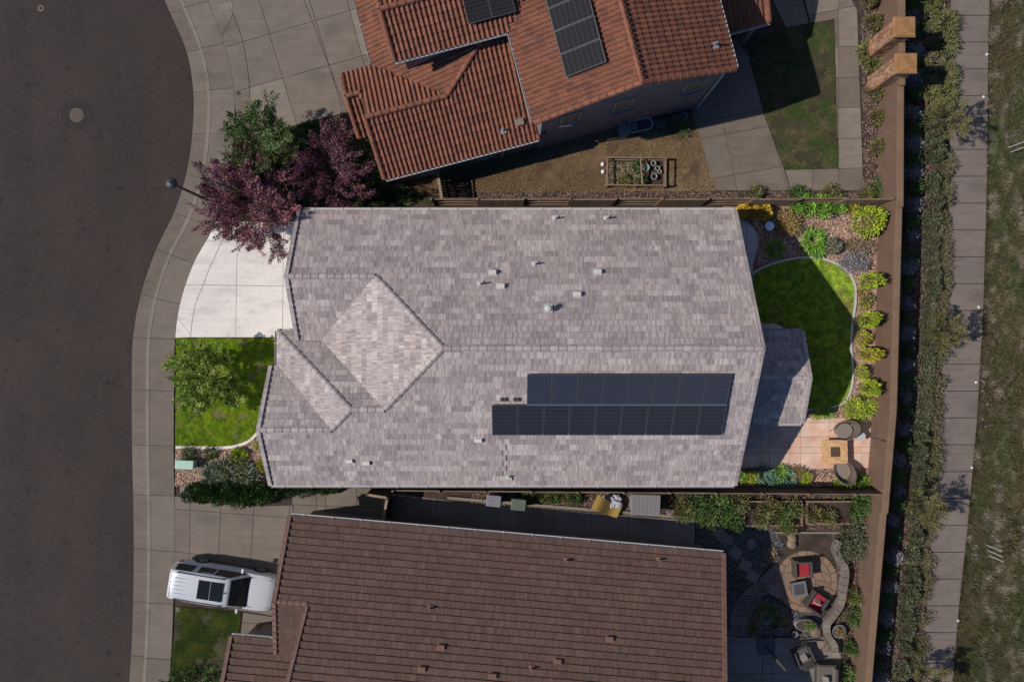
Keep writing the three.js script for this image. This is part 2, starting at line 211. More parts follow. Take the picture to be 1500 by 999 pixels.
// flagstone path and terrace of the brown house
{
  const g = structGroup('flagstone_terrace'), c = G(1182, 852), r = 45 / PPM;
  const circle = Array.from({ length: 40 }, (_, i) => [c[0] + r * Math.cos(i * Math.PI / 20), c[1] + r * Math.sin(i * Math.PI / 20)]);
  mesh('bedding', prism(circle, -0.06, -0.005), M.joint, g);
  const ms = [std(0.235, 0.155, 0.105, { map: T.patio }), std(0.21, 0.14, 0.10, { map: T.patio }), std(0.25, 0.165, 0.115, { map: T.patio }), std(0.20, 0.125, 0.09, { map: T.patio })];
  const ring = Array.from({ length: 40 }, (_, i) => [c[0] + r * 0.8 * Math.cos(i * Math.PI / 20), c[1] + r * 0.8 * Math.sin(i * Math.PI / 20)]);
  for (let i = 0; i < 20; i++) { const a0 = i * Math.PI / 10 + 0.012, a1 = (i + 1) * Math.PI / 10 - 0.012, q = (a, f) => [c[0] + r * f * Math.cos(a), c[1] + r * f * Math.sin(a)]; mesh('flagstone', prism([q(a0, 0.82), q((a0 + a1) / 2, 0.82), q(a1, 0.82), q(a1, 1), q((a0 + a1) / 2, 1), q(a0, 1)], -0.04, 0.02), pick(ms), g); }
  const voro = (poly, seeds, gap, mats) => { for (const s of seeds) { let p = poly; for (const t of seeds) if (t !== s) { const dx = s[0] - t[0], dz = s[1] - t[1], l = Math.hypot(dx, dz); if (l > 2) continue; p = halfPlane(p, dx / l, dz / l, (dx * (s[0] + t[0]) + dz * (s[1] + t[1])) / 2 / l + gap / 2); if (p.length < 3) break; } if (p.length > 2 && Math.abs(area2(p)) > 0.01) mesh('flagstone', prism(p, -0.04, rr(0.012, 0.022)), pick(mats), g); } };
  voro(ring, scatter(ring, 4.2), 0.025, ms);
  // the curved path leading to it, in sectors so that each outline stays convex
  const inn = smooth(GP([[1096, 932], [1101, 905], [1112, 885], [1124, 870], [1143, 878]])), out = smooth(GP([[1067, 932], [1072, 900], [1085, 872], [1108, 852], [1130, 832], [1140, 815]]));
  const dm = [std(0.15, 0.125, 0.12, { map: T.patio }), std(0.13, 0.11, 0.105, { map: T.patio }), std(0.17, 0.14, 0.13, { map: T.patio })];
  for (let i = 0; i < 5; i++) { const f = (l, k) => l[Math.round((l.length - 1) * k / 5)]; const q = [f(inn, i), f(inn, i + 0.5), f(inn, i + 1), f(out, i + 1), f(out, i + 0.5), f(out, i)]; mesh('bedding', prism(q, -0.06, -0.008), M.joint, g); voro(q, scatter(q, 6), 0.03, dm); }
}
slabs('back_patio', [[1062, 933], [1180, 935], [1232, 930], [1232, 1040], [1062, 1040]], [[[1062, 986], [1240, 988]], [[1132, 930], [1132, 1040]], [[1062, 941], [1240, 943]], [[1118, 941], [1116, 1040]]], [M.backConcrete, M.sideWalk]);
// stepping stones in the dark gravel
[[1052, 778, 0.3], [1062, 789, 0.75], [1078, 810, 0.62], [1092, 828, 0.5], [1103, 844, 0.52]].forEach(([x, y, a]) => { const [wx, wz] = G(x, y); const o = tag(mesh('stepping_stone', rbx(0.62, 0.07, 0.58, 0, 0, 0, 0.02), std(0.19, 0.175, 0.17, { map: T.concrete })), 'square grey stepping stone set in black gravel', 'stepping stone', 'stepping stones in the black gravel'); o.position.set(wx, 0.01, wz); o.rotation.y = -a; });

// planted and bare areas
const AREA = {
  frontLawn: GP([[258, 496], [402, 496], [402, 560], [378, 628], [372, 637], [362, 645], [350, 650], [335, 653], [257, 653]]),
  frontBed: GP([[256, 657], [336, 657], [352, 653], [366, 647], [378, 635], [420, 600], [420, 712], [256, 712]]),
  backLawn: GP([...[[1103, 402], [1112, 396], [1130, 388], [1152, 382], [1175, 378.5], [1195, 379], [1215, 383], [1232, 392], [1246, 406], [1252, 420], [1252.5, 440], [1250, 460], [1247, 480], [1246, 510], [1248, 535], [1248, 560], [1244, 575], [1236, 588], [1222, 595], [1205, 598]], [1180, 598], [1150, 596], [1150, 480], [1140, 472], [1103, 472]]),
  backBed: GP([[1060, 303], [1296, 300], [1280, 690], [1278, 712], [1060, 712]]),
  nBack: GP([[1095, 72], [1110, 62], [1150, 43], [1222, 29], [1228, 246], [1150, 248], [1122, 171]]),
  nDry: GP([[560, 275], [700, 225], [1015, 165], [1030, 215], [1047, 279], [600, 282]]),
  nMulch: GP([[640, 281], [1265, 281], [1262, 0], [1255, -60], [1296, -60], [1296, 300], [640, 300]]),
  sLawn: GP([[256, 888], [352, 897], [345, 960], [330, 1050], [248, 1050], [252, 960]]),
  sGravel: GP([[1020, 770], [1075, 765], [1135, 775], [1150, 800], [1140, 812], [1108, 850], [1085, 870], [1072, 900], [1066, 932], [1058, 932], [1058, 812], [1020, 800]]),
  sGravel2: GP([[1096, 932], [1101, 905], [1112, 885], [1124, 872], [1140, 885], [1165, 896], [1200, 897], [1215, 915], [1200, 933]]),
  sBed: GP([[690, 716], [1280, 720], [1262, 1040], [1232, 1040], [1232, 930], [1215, 880], [1225, 850], [1220, 780], [1150, 775], [1018, 762], [690, 737]]),
  nFront: GP([[345, 174], [372, 199], [428, 186], [470, 176], [515, 165], [575, 262], [640, 300], [330, 300], [318, 285], [340, 230]]),
};
struct('lawn_soil', prism(AREA.frontLawn, -0.05, 0.0), M.turf);
struct('lawn_soil', prism(AREA.backLawn, -0.05, 0.0), M.turf);
struct('mulch_bed', prism(AREA.frontBed, -0.05, -0.008), M.mulch);
struct('mulch_bed', prism(AREA.backBed, -0.05, -0.012), M.mulch);
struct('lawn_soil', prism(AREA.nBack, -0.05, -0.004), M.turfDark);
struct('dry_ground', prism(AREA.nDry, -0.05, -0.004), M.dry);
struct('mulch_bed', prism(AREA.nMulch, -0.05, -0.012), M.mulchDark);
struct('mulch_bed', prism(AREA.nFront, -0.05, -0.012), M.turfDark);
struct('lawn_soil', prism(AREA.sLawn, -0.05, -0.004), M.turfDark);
struct('gravel_bed', prism(AREA.sGravel, -0.05, -0.006), M.gravel);
struct('gravel_bed', prism(AREA.sGravel2, -0.05, -0.006), M.gravel);
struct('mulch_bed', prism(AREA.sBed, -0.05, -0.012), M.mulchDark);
struct('mulch_bed', prism(GP([[303, -40], [305, 2], [320, 27], [380, 0], [390, -40]]), -0.05, 0.01), M.mulchDark);
const meadowArea = GP([...PATH_R, [1580, 1060], [1580, -60]]);
struct('meadow_ground', prism(meadowArea, -0.05, -0.006), std(0.075, 0.057, 0.032, { map: T.soil, roughness: 1 }));

// kerb edgings of poured concrete round the lawns
function edging(listPx, w, h, m, label, lineLabelGroup) {
  const c = smooth(GP(listPx), 5), L = [], R = []; c.forEach((p, i) => { const a = c[Math.max(0, i - 1)], b = c[Math.min(c.length - 1, i + 1)], l = Math.hypot(b[0] - a[0], b[1] - a[1]) || 1, nx = -(b[1] - a[1]) / l * w / 2, nz = (b[0] - a[0]) / l * w / 2; L.push([p[0] + nx, p[1] + nz]); R.push([p[0] - nx, p[1] - nz]); });
  return tag(mesh('lawn_edging', prism([...L, ...R.reverse()], -0.04, h), m), label, 'edging', lineLabelGroup);
}
edging([[257, 655], [300, 655.5], [336, 655], [352, 651.5], [366, 645], [377, 634]], 0.15, 0.06, M.drive, 'pale concrete edging curving round the front lawn below the small tree');
edging([[1103, 401], [1112, 395], [1130, 387], [1152, 381], [1175, 377.5], [1195, 378], [1215, 382], [1233, 391], [1247, 405], [1253, 420], [1253.5, 440], [1251, 460], [1248, 480], [1247, 510], [1249, 535], [1249, 560], [1245, 576], [1237, 589], [1222, 596], [1205, 599], [1178, 600]], 0.11, 0.07, M.lightGrey, 'narrow concrete edging round the kidney shaped back lawn');

// ---------------------------------------------------------------- roofs
// a roof slope: plan outline, level and place of its eave line, fall direction in plan and gradient
function slope(pts, ref, y0, down, s) {
  const q = Math.sqrt(1 + s * s), D = V3(down[0] / q, -s / q, down[1] / q), N = V3(s * down[0] / q, 1 / q, s * down[1] / q), E = N.clone().cross(D), R = V3(ref[0], y0, ref[1]);
  const h = (x, z) => y0 - s * ((x - ref[0]) * down[0] + (z - ref[1]) * down[1]);
  const flat = pts.map(([x, z]) => { const p = V3(x, h(x, z), z).sub(R); return [p.dot(E), -p.dot(D)]; });
  const P = (a, b, n = 0) => R.clone().addScaledVector(E, a).addScaledVector(D, -b).addScaledVector(N, n);
  const spot = (px, py) => { let y = y0; for (let i = 0; i < 30; i++) { const [x, z] = G(px, py, y); y = h(x, z); } const [x, z] = G(px, py, y); return [x, z]; };
  return { pts, h, D, N, E, R, flat, P, spot };
}
function tileGeo(w, d, t) {                                    // flat interlocking tile: thick butt at +z (down the slope), thin head; y along the slope's normal
  const x = w / 2 - 0.002, z = d / 2, top = 0.12 * t, c = 0.006;
  const prof = [[-z, -0.004], [-z, top], [z - c, t], [z, t - c], [z, -0.004]], pos = [], uv = [];
  const v = (X, p) => { pos.push(X, p[1], p[0]); uv.push(X + w / 2, p[0]); };
  for (let i = 1; i < 4; i++) { const a = prof[i], b = prof[i + 1]; v(-x, a); v(-x, b); v(x, a); v(x, a); v(-x, b); v(x, b); }
  for (const sgn of [-1, 1]) for (const [i, j, k] of [[0, 1, 2], [0, 2, 3], [0, 3, 4]]) { const l = sgn > 0 ? [i, j, k] : [i, k, j]; l.forEach((n) => v(sgn * x, prof[n])); }
  return geoFrom(pos, uv);
}
function barrelGeo(w, d, t) {                                  // S-shaped clay tile
  const n = 8, pos = [], uv = [], f = (i) => { const a = i / n; return a < 0.62 ? Math.sin(a / 0.62 * Math.PI) * w * 0.30 : -Math.sin((a - 0.62) / 0.38 * Math.PI) * w * 0.05; };
  const v = (x, y, z) => { pos.push(x, y, z); uv.push(x + w / 2, z); };
  for (let i = 0; i < n; i++) { const x0 = -w / 2 + w * i / n, x1 = -w / 2 + w * (i + 1) / n, y0 = f(i), y1 = f(i + 1);
    v(x0, y0, -d / 2); v(x0, y0 + t, d / 2); v(x1, y1, -d / 2); v(x1, y1, -d / 2); v(x0, y0 + t, d / 2); v(x1, y1 + t, d / 2);
    v(x0, y0 + t, d / 2); v(x0, y0 - 0.012, d / 2); v(x1, y1 + t, d / 2); v(x1, y1 + t, d / 2); v(x0, y0 - 0.012, d / 2); v(x1, y1 - 0.012, d / 2); }
  return geoFrom(pos, uv);
}
function polyInRect(flat, a0, a1, b0, b1) { let p = flat; for (const [nx, nz, d] of [[1, 0, a0], [-1, 0, -a1], [0, 1, b0], [0, -1, -b1]]) { p = halfPlane(p, nx, nz, d); if (p.length < 3) return null; } return p; }
// lays tiles on all the slopes of one house: the 300 that show largest as parts, the rest as one field
function layTiles(house, slopes, { w, d, t, barrel, palette, map, run = 0.5, bond = 0.5, skipFull }) {
  const geo = barrel ? barrelGeo(w, d + 0.02, t) : tileGeo(w, d + 0.002, t), mats = palette.map((c) => std(c[0], c[1], c[2], { map, roughness: 0.88 }));
  const full = [], cutPos = [], cutUv = [], cutCol = [];
  slopes.forEach((S, si) => {
    const as = S.flat.map((p) => p[0]), bs = S.flat.map((p) => p[1]), a0 = Math.min(...as), a1 = Math.max(...as), b0 = Math.min(0, ...bs), b1 = Math.max(...bs);
    for (let j = 0; b0 + j * d < b1 - 0.02; j++) {
      const bl = b0 + j * d; let c = Math.floor(rnd() * palette.length);
      for (let i = -1; a0 + (i - 1) * w < a1; i++) {
        if (rnd() > run) c = Math.floor(Math.pow(rnd(), 1.0) * palette.length);
        const al = a0 + (i + (j % 2 ? bond : 0)) * w, q = polyInRect(S.flat, al, al + w, bl, bl + d); if (!q) continue;
        const A = Math.abs(area2(q)) / (w * d), raise = S.raise ? S.raise(al + w / 2, bl + d / 2) : 0;
        if (A > (barrel ? 0.45 : 0.985)) full.push({ p: S.P(al + w / 2, bl + d / 2, raise + rr(-0.002, 0.003)), S, c, y: S.P(al, bl).y });
        else if (A > 0.03 && !barrel) {
          const qq = area2(q) < 0 ? [...q].reverse() : q, th = (b) => t * (1 - 0.88 * (b - bl) / d), C = palette[c];
          const ou = rr(0, 3.2), ov = rr(0, 3.2), put = (a, b, n) => { const P = S.P(a, b, n); cutPos.push(P.x, P.y, P.z); cutUv.push(a + ou, b + ov); cutCol.push(...C); };
          for (const tri of THREE.ShapeUtils.triangulateShape(qq.map(([x, y]) => new THREE.Vector2(x, y)), [])) for (const k of tri) put(qq[k][0], qq[k][1], th(qq[k][1]));
          qq.forEach((m, k) => { const o = qq[(k + 1) % qq.length]; put(m[0], m[1], th(m[1])); put(m[0], m[1], -0.005); put(o[0], o[1], th(o[1])); put(o[0], o[1], th(o[1])); put(m[0], m[1], -0.005); put(o[0], o[1], -0.005); });
        }
      }
    }
  });
  full.sort((a, b) => b.y - a.y);
  const mx = new THREE.Matrix4(), tw = new THREE.Matrix4(), basis = (f) => mx.makeBasis(f.S.E, f.S.N, f.S.D).setPosition(f.p).multiply(tw.makeRotationFromEuler(new THREE.Euler(rr(-0.008, 0.008), rr(-0.012, 0.012), rr(-0.008, 0.008))));
  const variants = Array.from({ length: 6 }, () => { const g = geo.clone(), u = g.attributes.uv, a = rr(0, 3), b = rr(0, 3); for (let i = 0; i < u.count; i++) u.setXY(i, u.getX(i) + a, u.getY(i) + b); return g; });
  for (const f of full.slice(0, 300)) { const m = mesh('roof_tile', pick(variants), mats[f.c], f.S.part); m.applyMatrix4(basis(f)); }
  // the rest of the tiles: the same shapes, joined into one part
  const gp = geo.attributes.position, gu = geo.attributes.uv, v = V3(0, 0, 0);
  for (const f of full.slice(300)) { const m = basis(f), a = rr(0, 3.2), b = rr(0, 3.2), C = palette[f.c]; for (let i = 0; i < gp.count; i++) { v.fromBufferAttribute(gp, i).applyMatrix4(m); cutPos.push(v.x, v.y, v.z); cutUv.push(gu.getX(i) + a, gu.getY(i) + b); cutCol.push(C[0], C[1], C[2]); } }
  const field = mesh('tile_field', geoFrom(cutPos, cutUv, cutCol), std(1, 1, 1, { map, vertexColors: true, roughness: 0.88 }), house); field.userData.kind = 'stuff';
}
function deck(house, S, m, th = 0.1) { S.part = mesh('roof_slope', prism(S.pts, (x, z) => S.h(x, z) - th, (x, z) => S.h(x, z) - 0.012), m, house); return S; }
// a row of cap tiles along a ridge, hip or rake; profile across, one mesh per tile
function capGeo(profile, len, lift) { const n = profile.length, pos = [], uv = []; const v = (p, z, up) => { pos.push(p[0], p[1] + up, z); uv.push(p[0], z); };
  for (let i = 0; i < n - 1; i++) { const a = profile[i], b = profile[i + 1]; v(a, -len / 2, 0); v(a, len / 2, lift); v(b, -len / 2, 0); v(b, -len / 2, 0); v(a, len / 2, lift); v(b, len / 2, lift); }
  for (const [z, up] of [[-len / 2, 0], [len / 2, lift]]) for (let i = 1; i < n - 1; i++) { v(profile[0], z, up); v(profile[i], z, up); v(profile[i + 1], z, up); }
  return geoFrom(pos, uv); }
const flatCap = [[-0.145, -0.10], [-0.13, -0.04], [-0.03, 0.02], [0.03, 0.02], [0.13, -0.04], [0.145, -0.10]];
const roundCap = Array.from({ length: 9 }, (_, i) => [-0.13 * Math.cos(i * Math.PI / 8), 0.13 * Math.sin(i * Math.PI / 8) - 0.05]);
const rakeCap = [[-0.11, -0.17], [-0.11, 0.035], [0.09, 0.05], [0.11, 0.0]];
function capRow(house, a, b, name, profile, len, mats, lift = 0.022, side = 1, gap = 0.004) {
  const d = b.clone().sub(a), L = d.length(), n = Math.max(1, Math.round(L / len)), g = capGeo(side < 0 ? profile.map(([x, y]) => [-x, y]).reverse() : profile, L / n - gap, lift);
  d.normalize(); const X = V3(0, 1, 0).cross(d).normalize(), Y = d.clone().cross(X);
  for (let i = 0; i < n; i++) { const m = mesh(name, g, pick(mats), house); m.applyMatrix4(new THREE.Matrix4().makeBasis(X, Y, d).setPosition(a.clone().addScaledVector(d, L * (i + 0.5) / n))); }
}
function gutter(house, a, b, m, r = 0.055) { const d = b.clone().sub(a), L = d.length(); const g = []; const mid = a.clone().add(b).multiplyScalar(0.5), ang = Math.atan2(-d.z, d.x);
  const s = (w, h, y, z) => g.push(bx(L, h, w, 0, y, z)); s(0.012, 0.1, 0, r); s(0.012, 0.1, 0, -r); s(2 * r, 0.012, -0.05, 0);
  for (let x = -L / 2 + 0.6; x < L / 2; x += 1.45) g.push(bx(0.03, 0.014, 2 * r + 0.03, x, 0.055, 0));
  const o = mesh('gutter', merge(g), m, house); o.position.copy(mid); o.rotation.y = ang; return o; }
function boxVent(house, S, px, py, turn, m, w = 0.2, l = 0.34, local) {
  const [x, z] = local || S.spot(px, py), y = S.h(x, z); const o = mesh('roof_vent', merge([rbx(l, 0.13, w, 0, 0.12, 0, 0.015), bx(0.01, 0.01, 0.01, 0, 0.1, 0)]), m, house);
  mesh('vent_opening', bx(0.02, 0.085, w - 0.04, l / 2 + 0.004, 0.115, 0), M.black, o); mesh('flashing', bx(l + 0.1, 0.012, w + 0.12, 0, 0.05, 0), house.name.startsWith('grey') ? M.lightGrey : m, o);
  o.applyMatrix4(new THREE.Matrix4().makeBasis(S.E, S.N, S.D).setPosition(x, y, z)); o.rotateY(turn); return o;
}
function pipeVent(house, S, px, py, h, m, local, r = 0.045) { const [x, z] = local || S.spot(px, py), y = S.h(x, z); const o = mesh('vent_pipe', merge([cyl(r, r, h, 0, h / 2, 0, 10), cyl(r * 1.8, r * 2.6, 0.07, 0, 0.07, 0, 12)]), m, house); mesh('flashing', bx(0.3, 0.012, 0.3, 0, 0.052, 0.02), m, o); o.position.set(x, y, z); return o; }
function solarPanel(house, S, a0, a1, b0, b1, frameMat, cellMat, lift, lines) {
  const w = a1 - a0, l = b1 - b0, o = mesh('solar_panel', merge([bx(w, 0.04, 0.035, 0, 0, -l / 2 + 0.0175), bx(w, 0.04, 0.035, 0, 0, l / 2 - 0.0175), bx(0.03, 0.04, l - 0.07, -w / 2 + 0.015, 0, 0), bx(0.03, 0.04, l - 0.07, w / 2 - 0.015, 0, 0)]), frameMat, house);
  mesh('cell_sheet', bx(w - 0.05, 0.022, l - 0.06, 0, 0.002, 0), cellMat, o);
  const g = []; for (let i = 1; i < lines; i++) g.push(bx(w - 0.06, 0.003, 0.006, 0, 0.0155, -l / 2 + l * i / lines)); if (g.length) { const c = mesh('busbar_lines', merge(g), M.solarLine, o); c.userData.kind = 'stuff'; }
  o.applyMatrix4(new THREE.Matrix4().makeBasis(S.E, S.N, S.D).setPosition(S.P((a0 + a1) / 2, (b0 + b1) / 2, lift))); return o;
}
M.solarLine = std(0.075, 0.08, 0.095, { roughness: 0.7 });
M.cellSkyTint = new THREE.MeshPhysicalMaterial({ color: col(0.034, 0.037, 0.052), roughness: 0.12, specularIntensity: 0.9, map: T.speck });  // upper row: sky reflection put into the cell colour
M.cellBlack = new THREE.MeshPhysicalMaterial({ color: col(0.028, 0.029, 0.036), roughness: 0.12, specularIntensity: 0.6, map: T.speck }); M.cellDark = new THREE.MeshPhysicalMaterial({ color: col(0.022, 0.020, 0.021), roughness: 0.1, specularIntensity: 0.25 });
M.deck = std(0.05, 0.045, 0.042); M.deckRed = std(0.09, 0.03, 0.018);
function windowIn(house, w, h, x, y, z, turn, frameMat, glassMat = M.glass) {                     // window in a wall: frame proud, pane set back
  const o = mesh('window', merge([bx(w, 0.08, 0.1, 0, h / 2 - 0.04, 0), bx(w, 0.1, 0.14, 0, -h / 2 + 0.05, 0.02), bx(0.07, h - 0.18, 0.1, -w / 2 + 0.035, 0.01, 0), bx(0.07, h - 0.18, 0.1, w / 2 - 0.035, 0.01, 0), bx(0.04, h - 0.18, 0.08, 0, 0.01, 0)]), frameMat, house);
  mesh('pane', bx(w - 0.1, h - 0.14, 0.02, 0, 0.01, -0.01), glassMat, o); o.position.set(x, y, z); o.rotation.y = turn; return o;
}

// ---------------------------------------------------------------- the grey tiled house
{
  const H = thing('grey_tiled_house', 'long single storey house with mauve grey tile roof and two rows of solar panels', 'house');
  const zN = -6.62, zS = 7.29, e = 2.75, s = 0.6, zR = (zN + zS) / 2, yR = e + s * (zR - zN), xE = 11.26, xP = -3.12;
  const zG = -3.08, yG = e + s * (zG - zN), xG = xP - (yR - yG) / s, z2 = 3.25, y2 = e + s * (zS - z2), x2 = -7.64, z3 = 4.28, y3 = e + s * (zS - z3), x3 = -12.2, x4 = x2 - (y2 - y3) / 0.58, x5 = xP - (yR - y2) / s;
  const SL = {
    N: slope([[-10.75, zN], [xE, zN], [xE, zR], [xP, zR], [xG, zG], [-10.75, zG]], [0, zN], e, [0, -1], s),
    S: slope([[xP, zR], [xE, zR], [xE, zS], [x3, zS], [x3, z3], [x4, z3], [x2, z2], [x5, z2]], [0, zS], e, [0, 1], s),
    W: slope([[xP, zR], [xG, zG], [-9.55, -0.05], [x5, z2]], [xP - (yR - e) / s, 0], e, [-1, 0], s),
    gS: slope([[-10.75, zG], [xG, zG], [-9.55, -0.05], [-10.75, -0.05]], [0, zG + (yG - 3.05) / s], 3.05, [0, 1], s),
    N2: slope([[x2, z2], [x5, z2], [-9.58, -0.03], [-9.58, -0.52], [-11.9, -0.52]], [0, -0.52], y2 - 0.65 * (z2 + 0.52), [0, -1], 0.65),
    W2: slope([[x2, z2], [-11.9, -0.52], [-11.9, 1.22], [x4, z3]], [-11.9, 0], y2 - 0.58 * (x2 + 11.9), [-1, 0], 0.58),
    N3: slope([[x3, z3], [x4, z3], [-11.9, 1.25], [x3, 1.25]], [0, 1.25], y3 - s * (z3 - 1.25), [0, -1], s),
    pN: slope([[10.9, -0.52], [14.76, -0.52], [14.76, 1.84], [10.9, 1.84]], [0, -0.52], 2.5, [0, -1], 0.43),
    pS: slope([[10.9, 1.84], [14.76, 1.84], [14.76, 4.2], [10.9, 4.2]], [0, 4.2], 2.5, [0, 1], 0.43),
  };
  // the tiles west of the expansion joint on the south slope stand a little proud of the bottom courses
  const [jx] = G(741, 660, 3.6);
  SL.S.raise = (a, b) => { const x = SL.S.P(a, b).x; return x < jx && x > -10 && b > 0.66 && b < 3.2 ? 0.04 * clamp((3.2 - b) / 0.7) : 0; };
  for (const S of Object.values(SL)) deck(H, S, M.deck);
  const pal = [[0.334, 0.282, 0.272], [0.369, 0.314, 0.299], [0.401, 0.340, 0.321], [0.352, 0.297, 0.286], [0.454, 0.393, 0.372], [0.298, 0.252, 0.246], [0.409, 0.339, 0.314], [0.383, 0.324, 0.307], [0.311, 0.260, 0.253]];
  layTiles(H, Object.values(SL), { w: 0.345, d: 0.33, t: 0.042, palette: pal, map: T.streak, run: 0.42 });
  const capM = [[0.338, 0.287, 0.277], [0.374, 0.319, 0.305], [0.303, 0.257, 0.249], [0.401, 0.346, 0.326]].map((c) => std(...c, { map: T.streak }));
  const P = (x, y, z) => V3(x, y + 0.06, z);
  capRow(H, P(xP, yR, zR), P(xE, yR, zR), 'ridge_tile', flatCap, 0.4, capM);
  capRow(H, P(-10.75, yG, zG), P(xG, yG, zG), 'ridge_tile', flatCap, 0.4, capM);
  capRow(H, P(x3, y3, z3), P(x4, y3, z3), 'ridge_tile', flatCap, 0.4, capM);
  capRow(H, P(x2, y2, z2), P(x5, y2, z2), 'ridge_tile', flatCap, 0.4, capM);
  capRow(H, P(xG, yG, zG), P(xP, yR, zR), 'hip_tile', flatCap, 0.4, capM);
  capRow(H, P(x5, y2, z2), P(xP, yR, zR), 'hip_tile', flatCap, 0.4, capM);
  capRow(H, P(-11.9, SL.W2.h(-11.9, 0), -0.52), P(x2, y2, z2), 'hip_tile', flatCap, 0.4, capM);
  capRow(H, P(x4, y3, z3), P(x2, y2, z2), 'hip_tile', flatCap, 0.4, capM);
  const rk = (x, z0, y0, z1, y1, sd) => capRow(H, V3(x, y0 + 0.045, z0), V3(x, y1 + 0.045, z1), 'rake_tile', rakeCap, 0.33, capM, 0.02, sd);
  rk(xE, zN, e, zR, yR, -1); rk(xE, zS, e, zR, yR, 1); rk(-10.75, zN, e, zG, yG, 1); rk(-10.75, -0.05, SL.gS.h(0, -0.05), zG, yG, -1);
  rk(x3, 1.25, SL.N3.h(0, 1.25), z3, y3, 1); rk(x3, zS, e, z3, y3, -1); rk(14.76, -0.52, 2.5, 1.84, SL.pN.h(0, 1.84), -1); rk(14.76, 4.2, 2.5, 1.84, SL.pN.h(0, 1.84), 1);
  capRow(H, P(10.9, SL.pN.h(0, 1.84) - 0.02, 1.84), P(14.76, SL.pN.h(0, 1.84) - 0.02, 1.84), 'ridge_tile', flatCap, 0.4, capM);
  gutter(H, V3(-10.7, e - 0.04, zN - 0.06), V3(xE, e - 0.04, zN - 0.06), M.lightGrey); gutter(H, V3(x3, e - 0.04, zS + 0.06), V3(xE, e - 0.04, zS + 0.06), M.lightGrey);
  gutter(H, V3(10.9, 2.46, -0.58), V3(14.76, 2.46, -0.58), M.lightGrey); gutter(H, V3(11.3, 2.46, 4.26), V3(14.76, 2.46, 4.26), M.lightGrey); gutter(H, V3(-11.96, SL.W2.h(-11.9, 0) - 0.04, -0.5), V3(-11.96, SL.W2.h(-11.9, 0) - 0.04, 1.2), M.lightGrey);
  gutter(H, V3(-11.9, SL.N2.h(0, -0.52) - 0.03, -0.58), V3(-10.8, SL.N2.h(0, -0.52) - 0.03, -0.58), M.lightGrey);
  // walls under the eaves
  const ring = [[-10.3, zN + 0.5], [xE - 0.3, zN + 0.5], [xE - 0.3, zS - 0.5], [x3 + 0.35, zS - 0.5], [x3 + 0.35, 1.75], [-11.45, 1.75], [-11.45, 0.0], [-9.9, 0.0], [-9.9, -0.3], [-10.3, -0.3]];
  mesh('wall', prism(ring, -0.05, 2.62), M.stuccoMain, H);
  const gable = (x, za, zb, ztop, ya, yt) => mesh('gable_wall', prism([[x - 0.1, 0], [x + 0.1, 0], [x + 0.1, 0.001]], 0, 0.001), M.stuccoMain, H) && H.children[H.children.length - 1].geometry.copy(geoFrom([...[[za, ya], [zb, ya], [ztop, yt]].flatMap(([z, y]) => [x + 0.08, y, z]), ...[[za, ya], [ztop, yt], [zb, ya]].flatMap(([z, y]) => [x - 0.08, y, z])]));
  gable(xE - 0.4, zN + 0.5, zS - 0.5, zR, 2.6, yR - 0.45); gable(-10.35, zN + 0.5, -0.3, zG, 2.6, yG - 0.4); gable(x3 + 0.42, 1.75, zS - 0.5, z3, 2.6, y3 - 0.4);
  const door = mesh('garage_door', merge(Array.from({ length: 4 }, (_, i) => rbx(0.06, 0.53, 4.9, 0, 0.28 + i * 0.545, 0, 0.015))), M.white, H); door.position.set(-10.33, 0.02, -3.2);
  for (const z of [3.2, 5.2]) windowIn(H, 1.3, 1.3, x3 + 0.33, 1.5, z, -Math.PI / 2, M.white);
  for (const x of [-6, -1, 4, 8]) { windowIn(H, 1.2, 1.2, x, 1.6, zN + 0.48, Math.PI, M.white); windowIn(H, 1.2, 1.2, x, 1.6, zS - 0.48, 0, M.white); }
  for (const z of [-4.5, 2.0, 5.5]) windowIn(H, 1.6, 1.4, xE - 0.28, 1.4, z, Math.PI / 2, M.white);
  for (const z of [-0.2, 3.9]) mesh('patio_post', bx(0.2, 2.36, 0.2, 14.4, 1.2, z), M.stuccoMain, H);
  // solar panels on the south slope
  const ab = (px, py) => { const [x, z] = SL.S.spot(px, py); const p = V3(x, SL.S.h(x, z), z).sub(SL.S.R); return [p.dot(SL.S.E), -p.dot(SL.S.D)]; };
  const [a0, bTop] = ab(772, 545), [a1] = ab(1072, 545), [, bMid] = ab(772, 590), [c0] = ab(720, 590), [, bLow] = ab(720, 634), [c1] = ab(1059, 620);
  for (let i = 0; i < 8; i++) solarPanel(H, SL.S, a0 + (a1 - a0) * i / 8 + 0.012, a0 + (a1 - a0) * (i + 1) / 8 - 0.012, bMid + 0.03, bTop, M.darkGrey, M.cellSkyTint, 0.17, 20);
  for (let i = 0; i < 9; i++) solarPanel(H, SL.S, c0 + (c1 - c0) * i / 9 + 0.012, c0 + (c1 - c0) * (i + 1) / 9 - 0.012, bLow, bMid - 0.01, M.darkGrey, M.cellBlack, 0.17, 8);
  mesh('panel_rail', bx(a1 - a0, 0.03, 0.035), M.steel, H).applyMatrix4(new THREE.Matrix4().makeBasis(SL.S.E, SL.S.N, SL.S.D).setPosition(SL.S.P((a0 + a1) / 2, bMid + 0.011, 0.185)));
  for (const px of [738, 757]) { const [x, z] = SL.S.spot(px, 585); mesh('roof_bracket', merge([bx(0.34, 0.05, 0.16), bx(0.05, 0.06, 0.2, -0.08, 0.03), bx(0.05, 0.06, 0.2, 0.08, 0.03)]), M.darkGrey, H).applyMatrix4(new THREE.Matrix4().makeBasis(SL.S.E, SL.S.N, SL.S.D).setPosition(x, SL.S.h(x, z) + 0.08, z)); }
  // vents
  const vm = std(0.74, 0.67, 0.62, { map: T.speck });
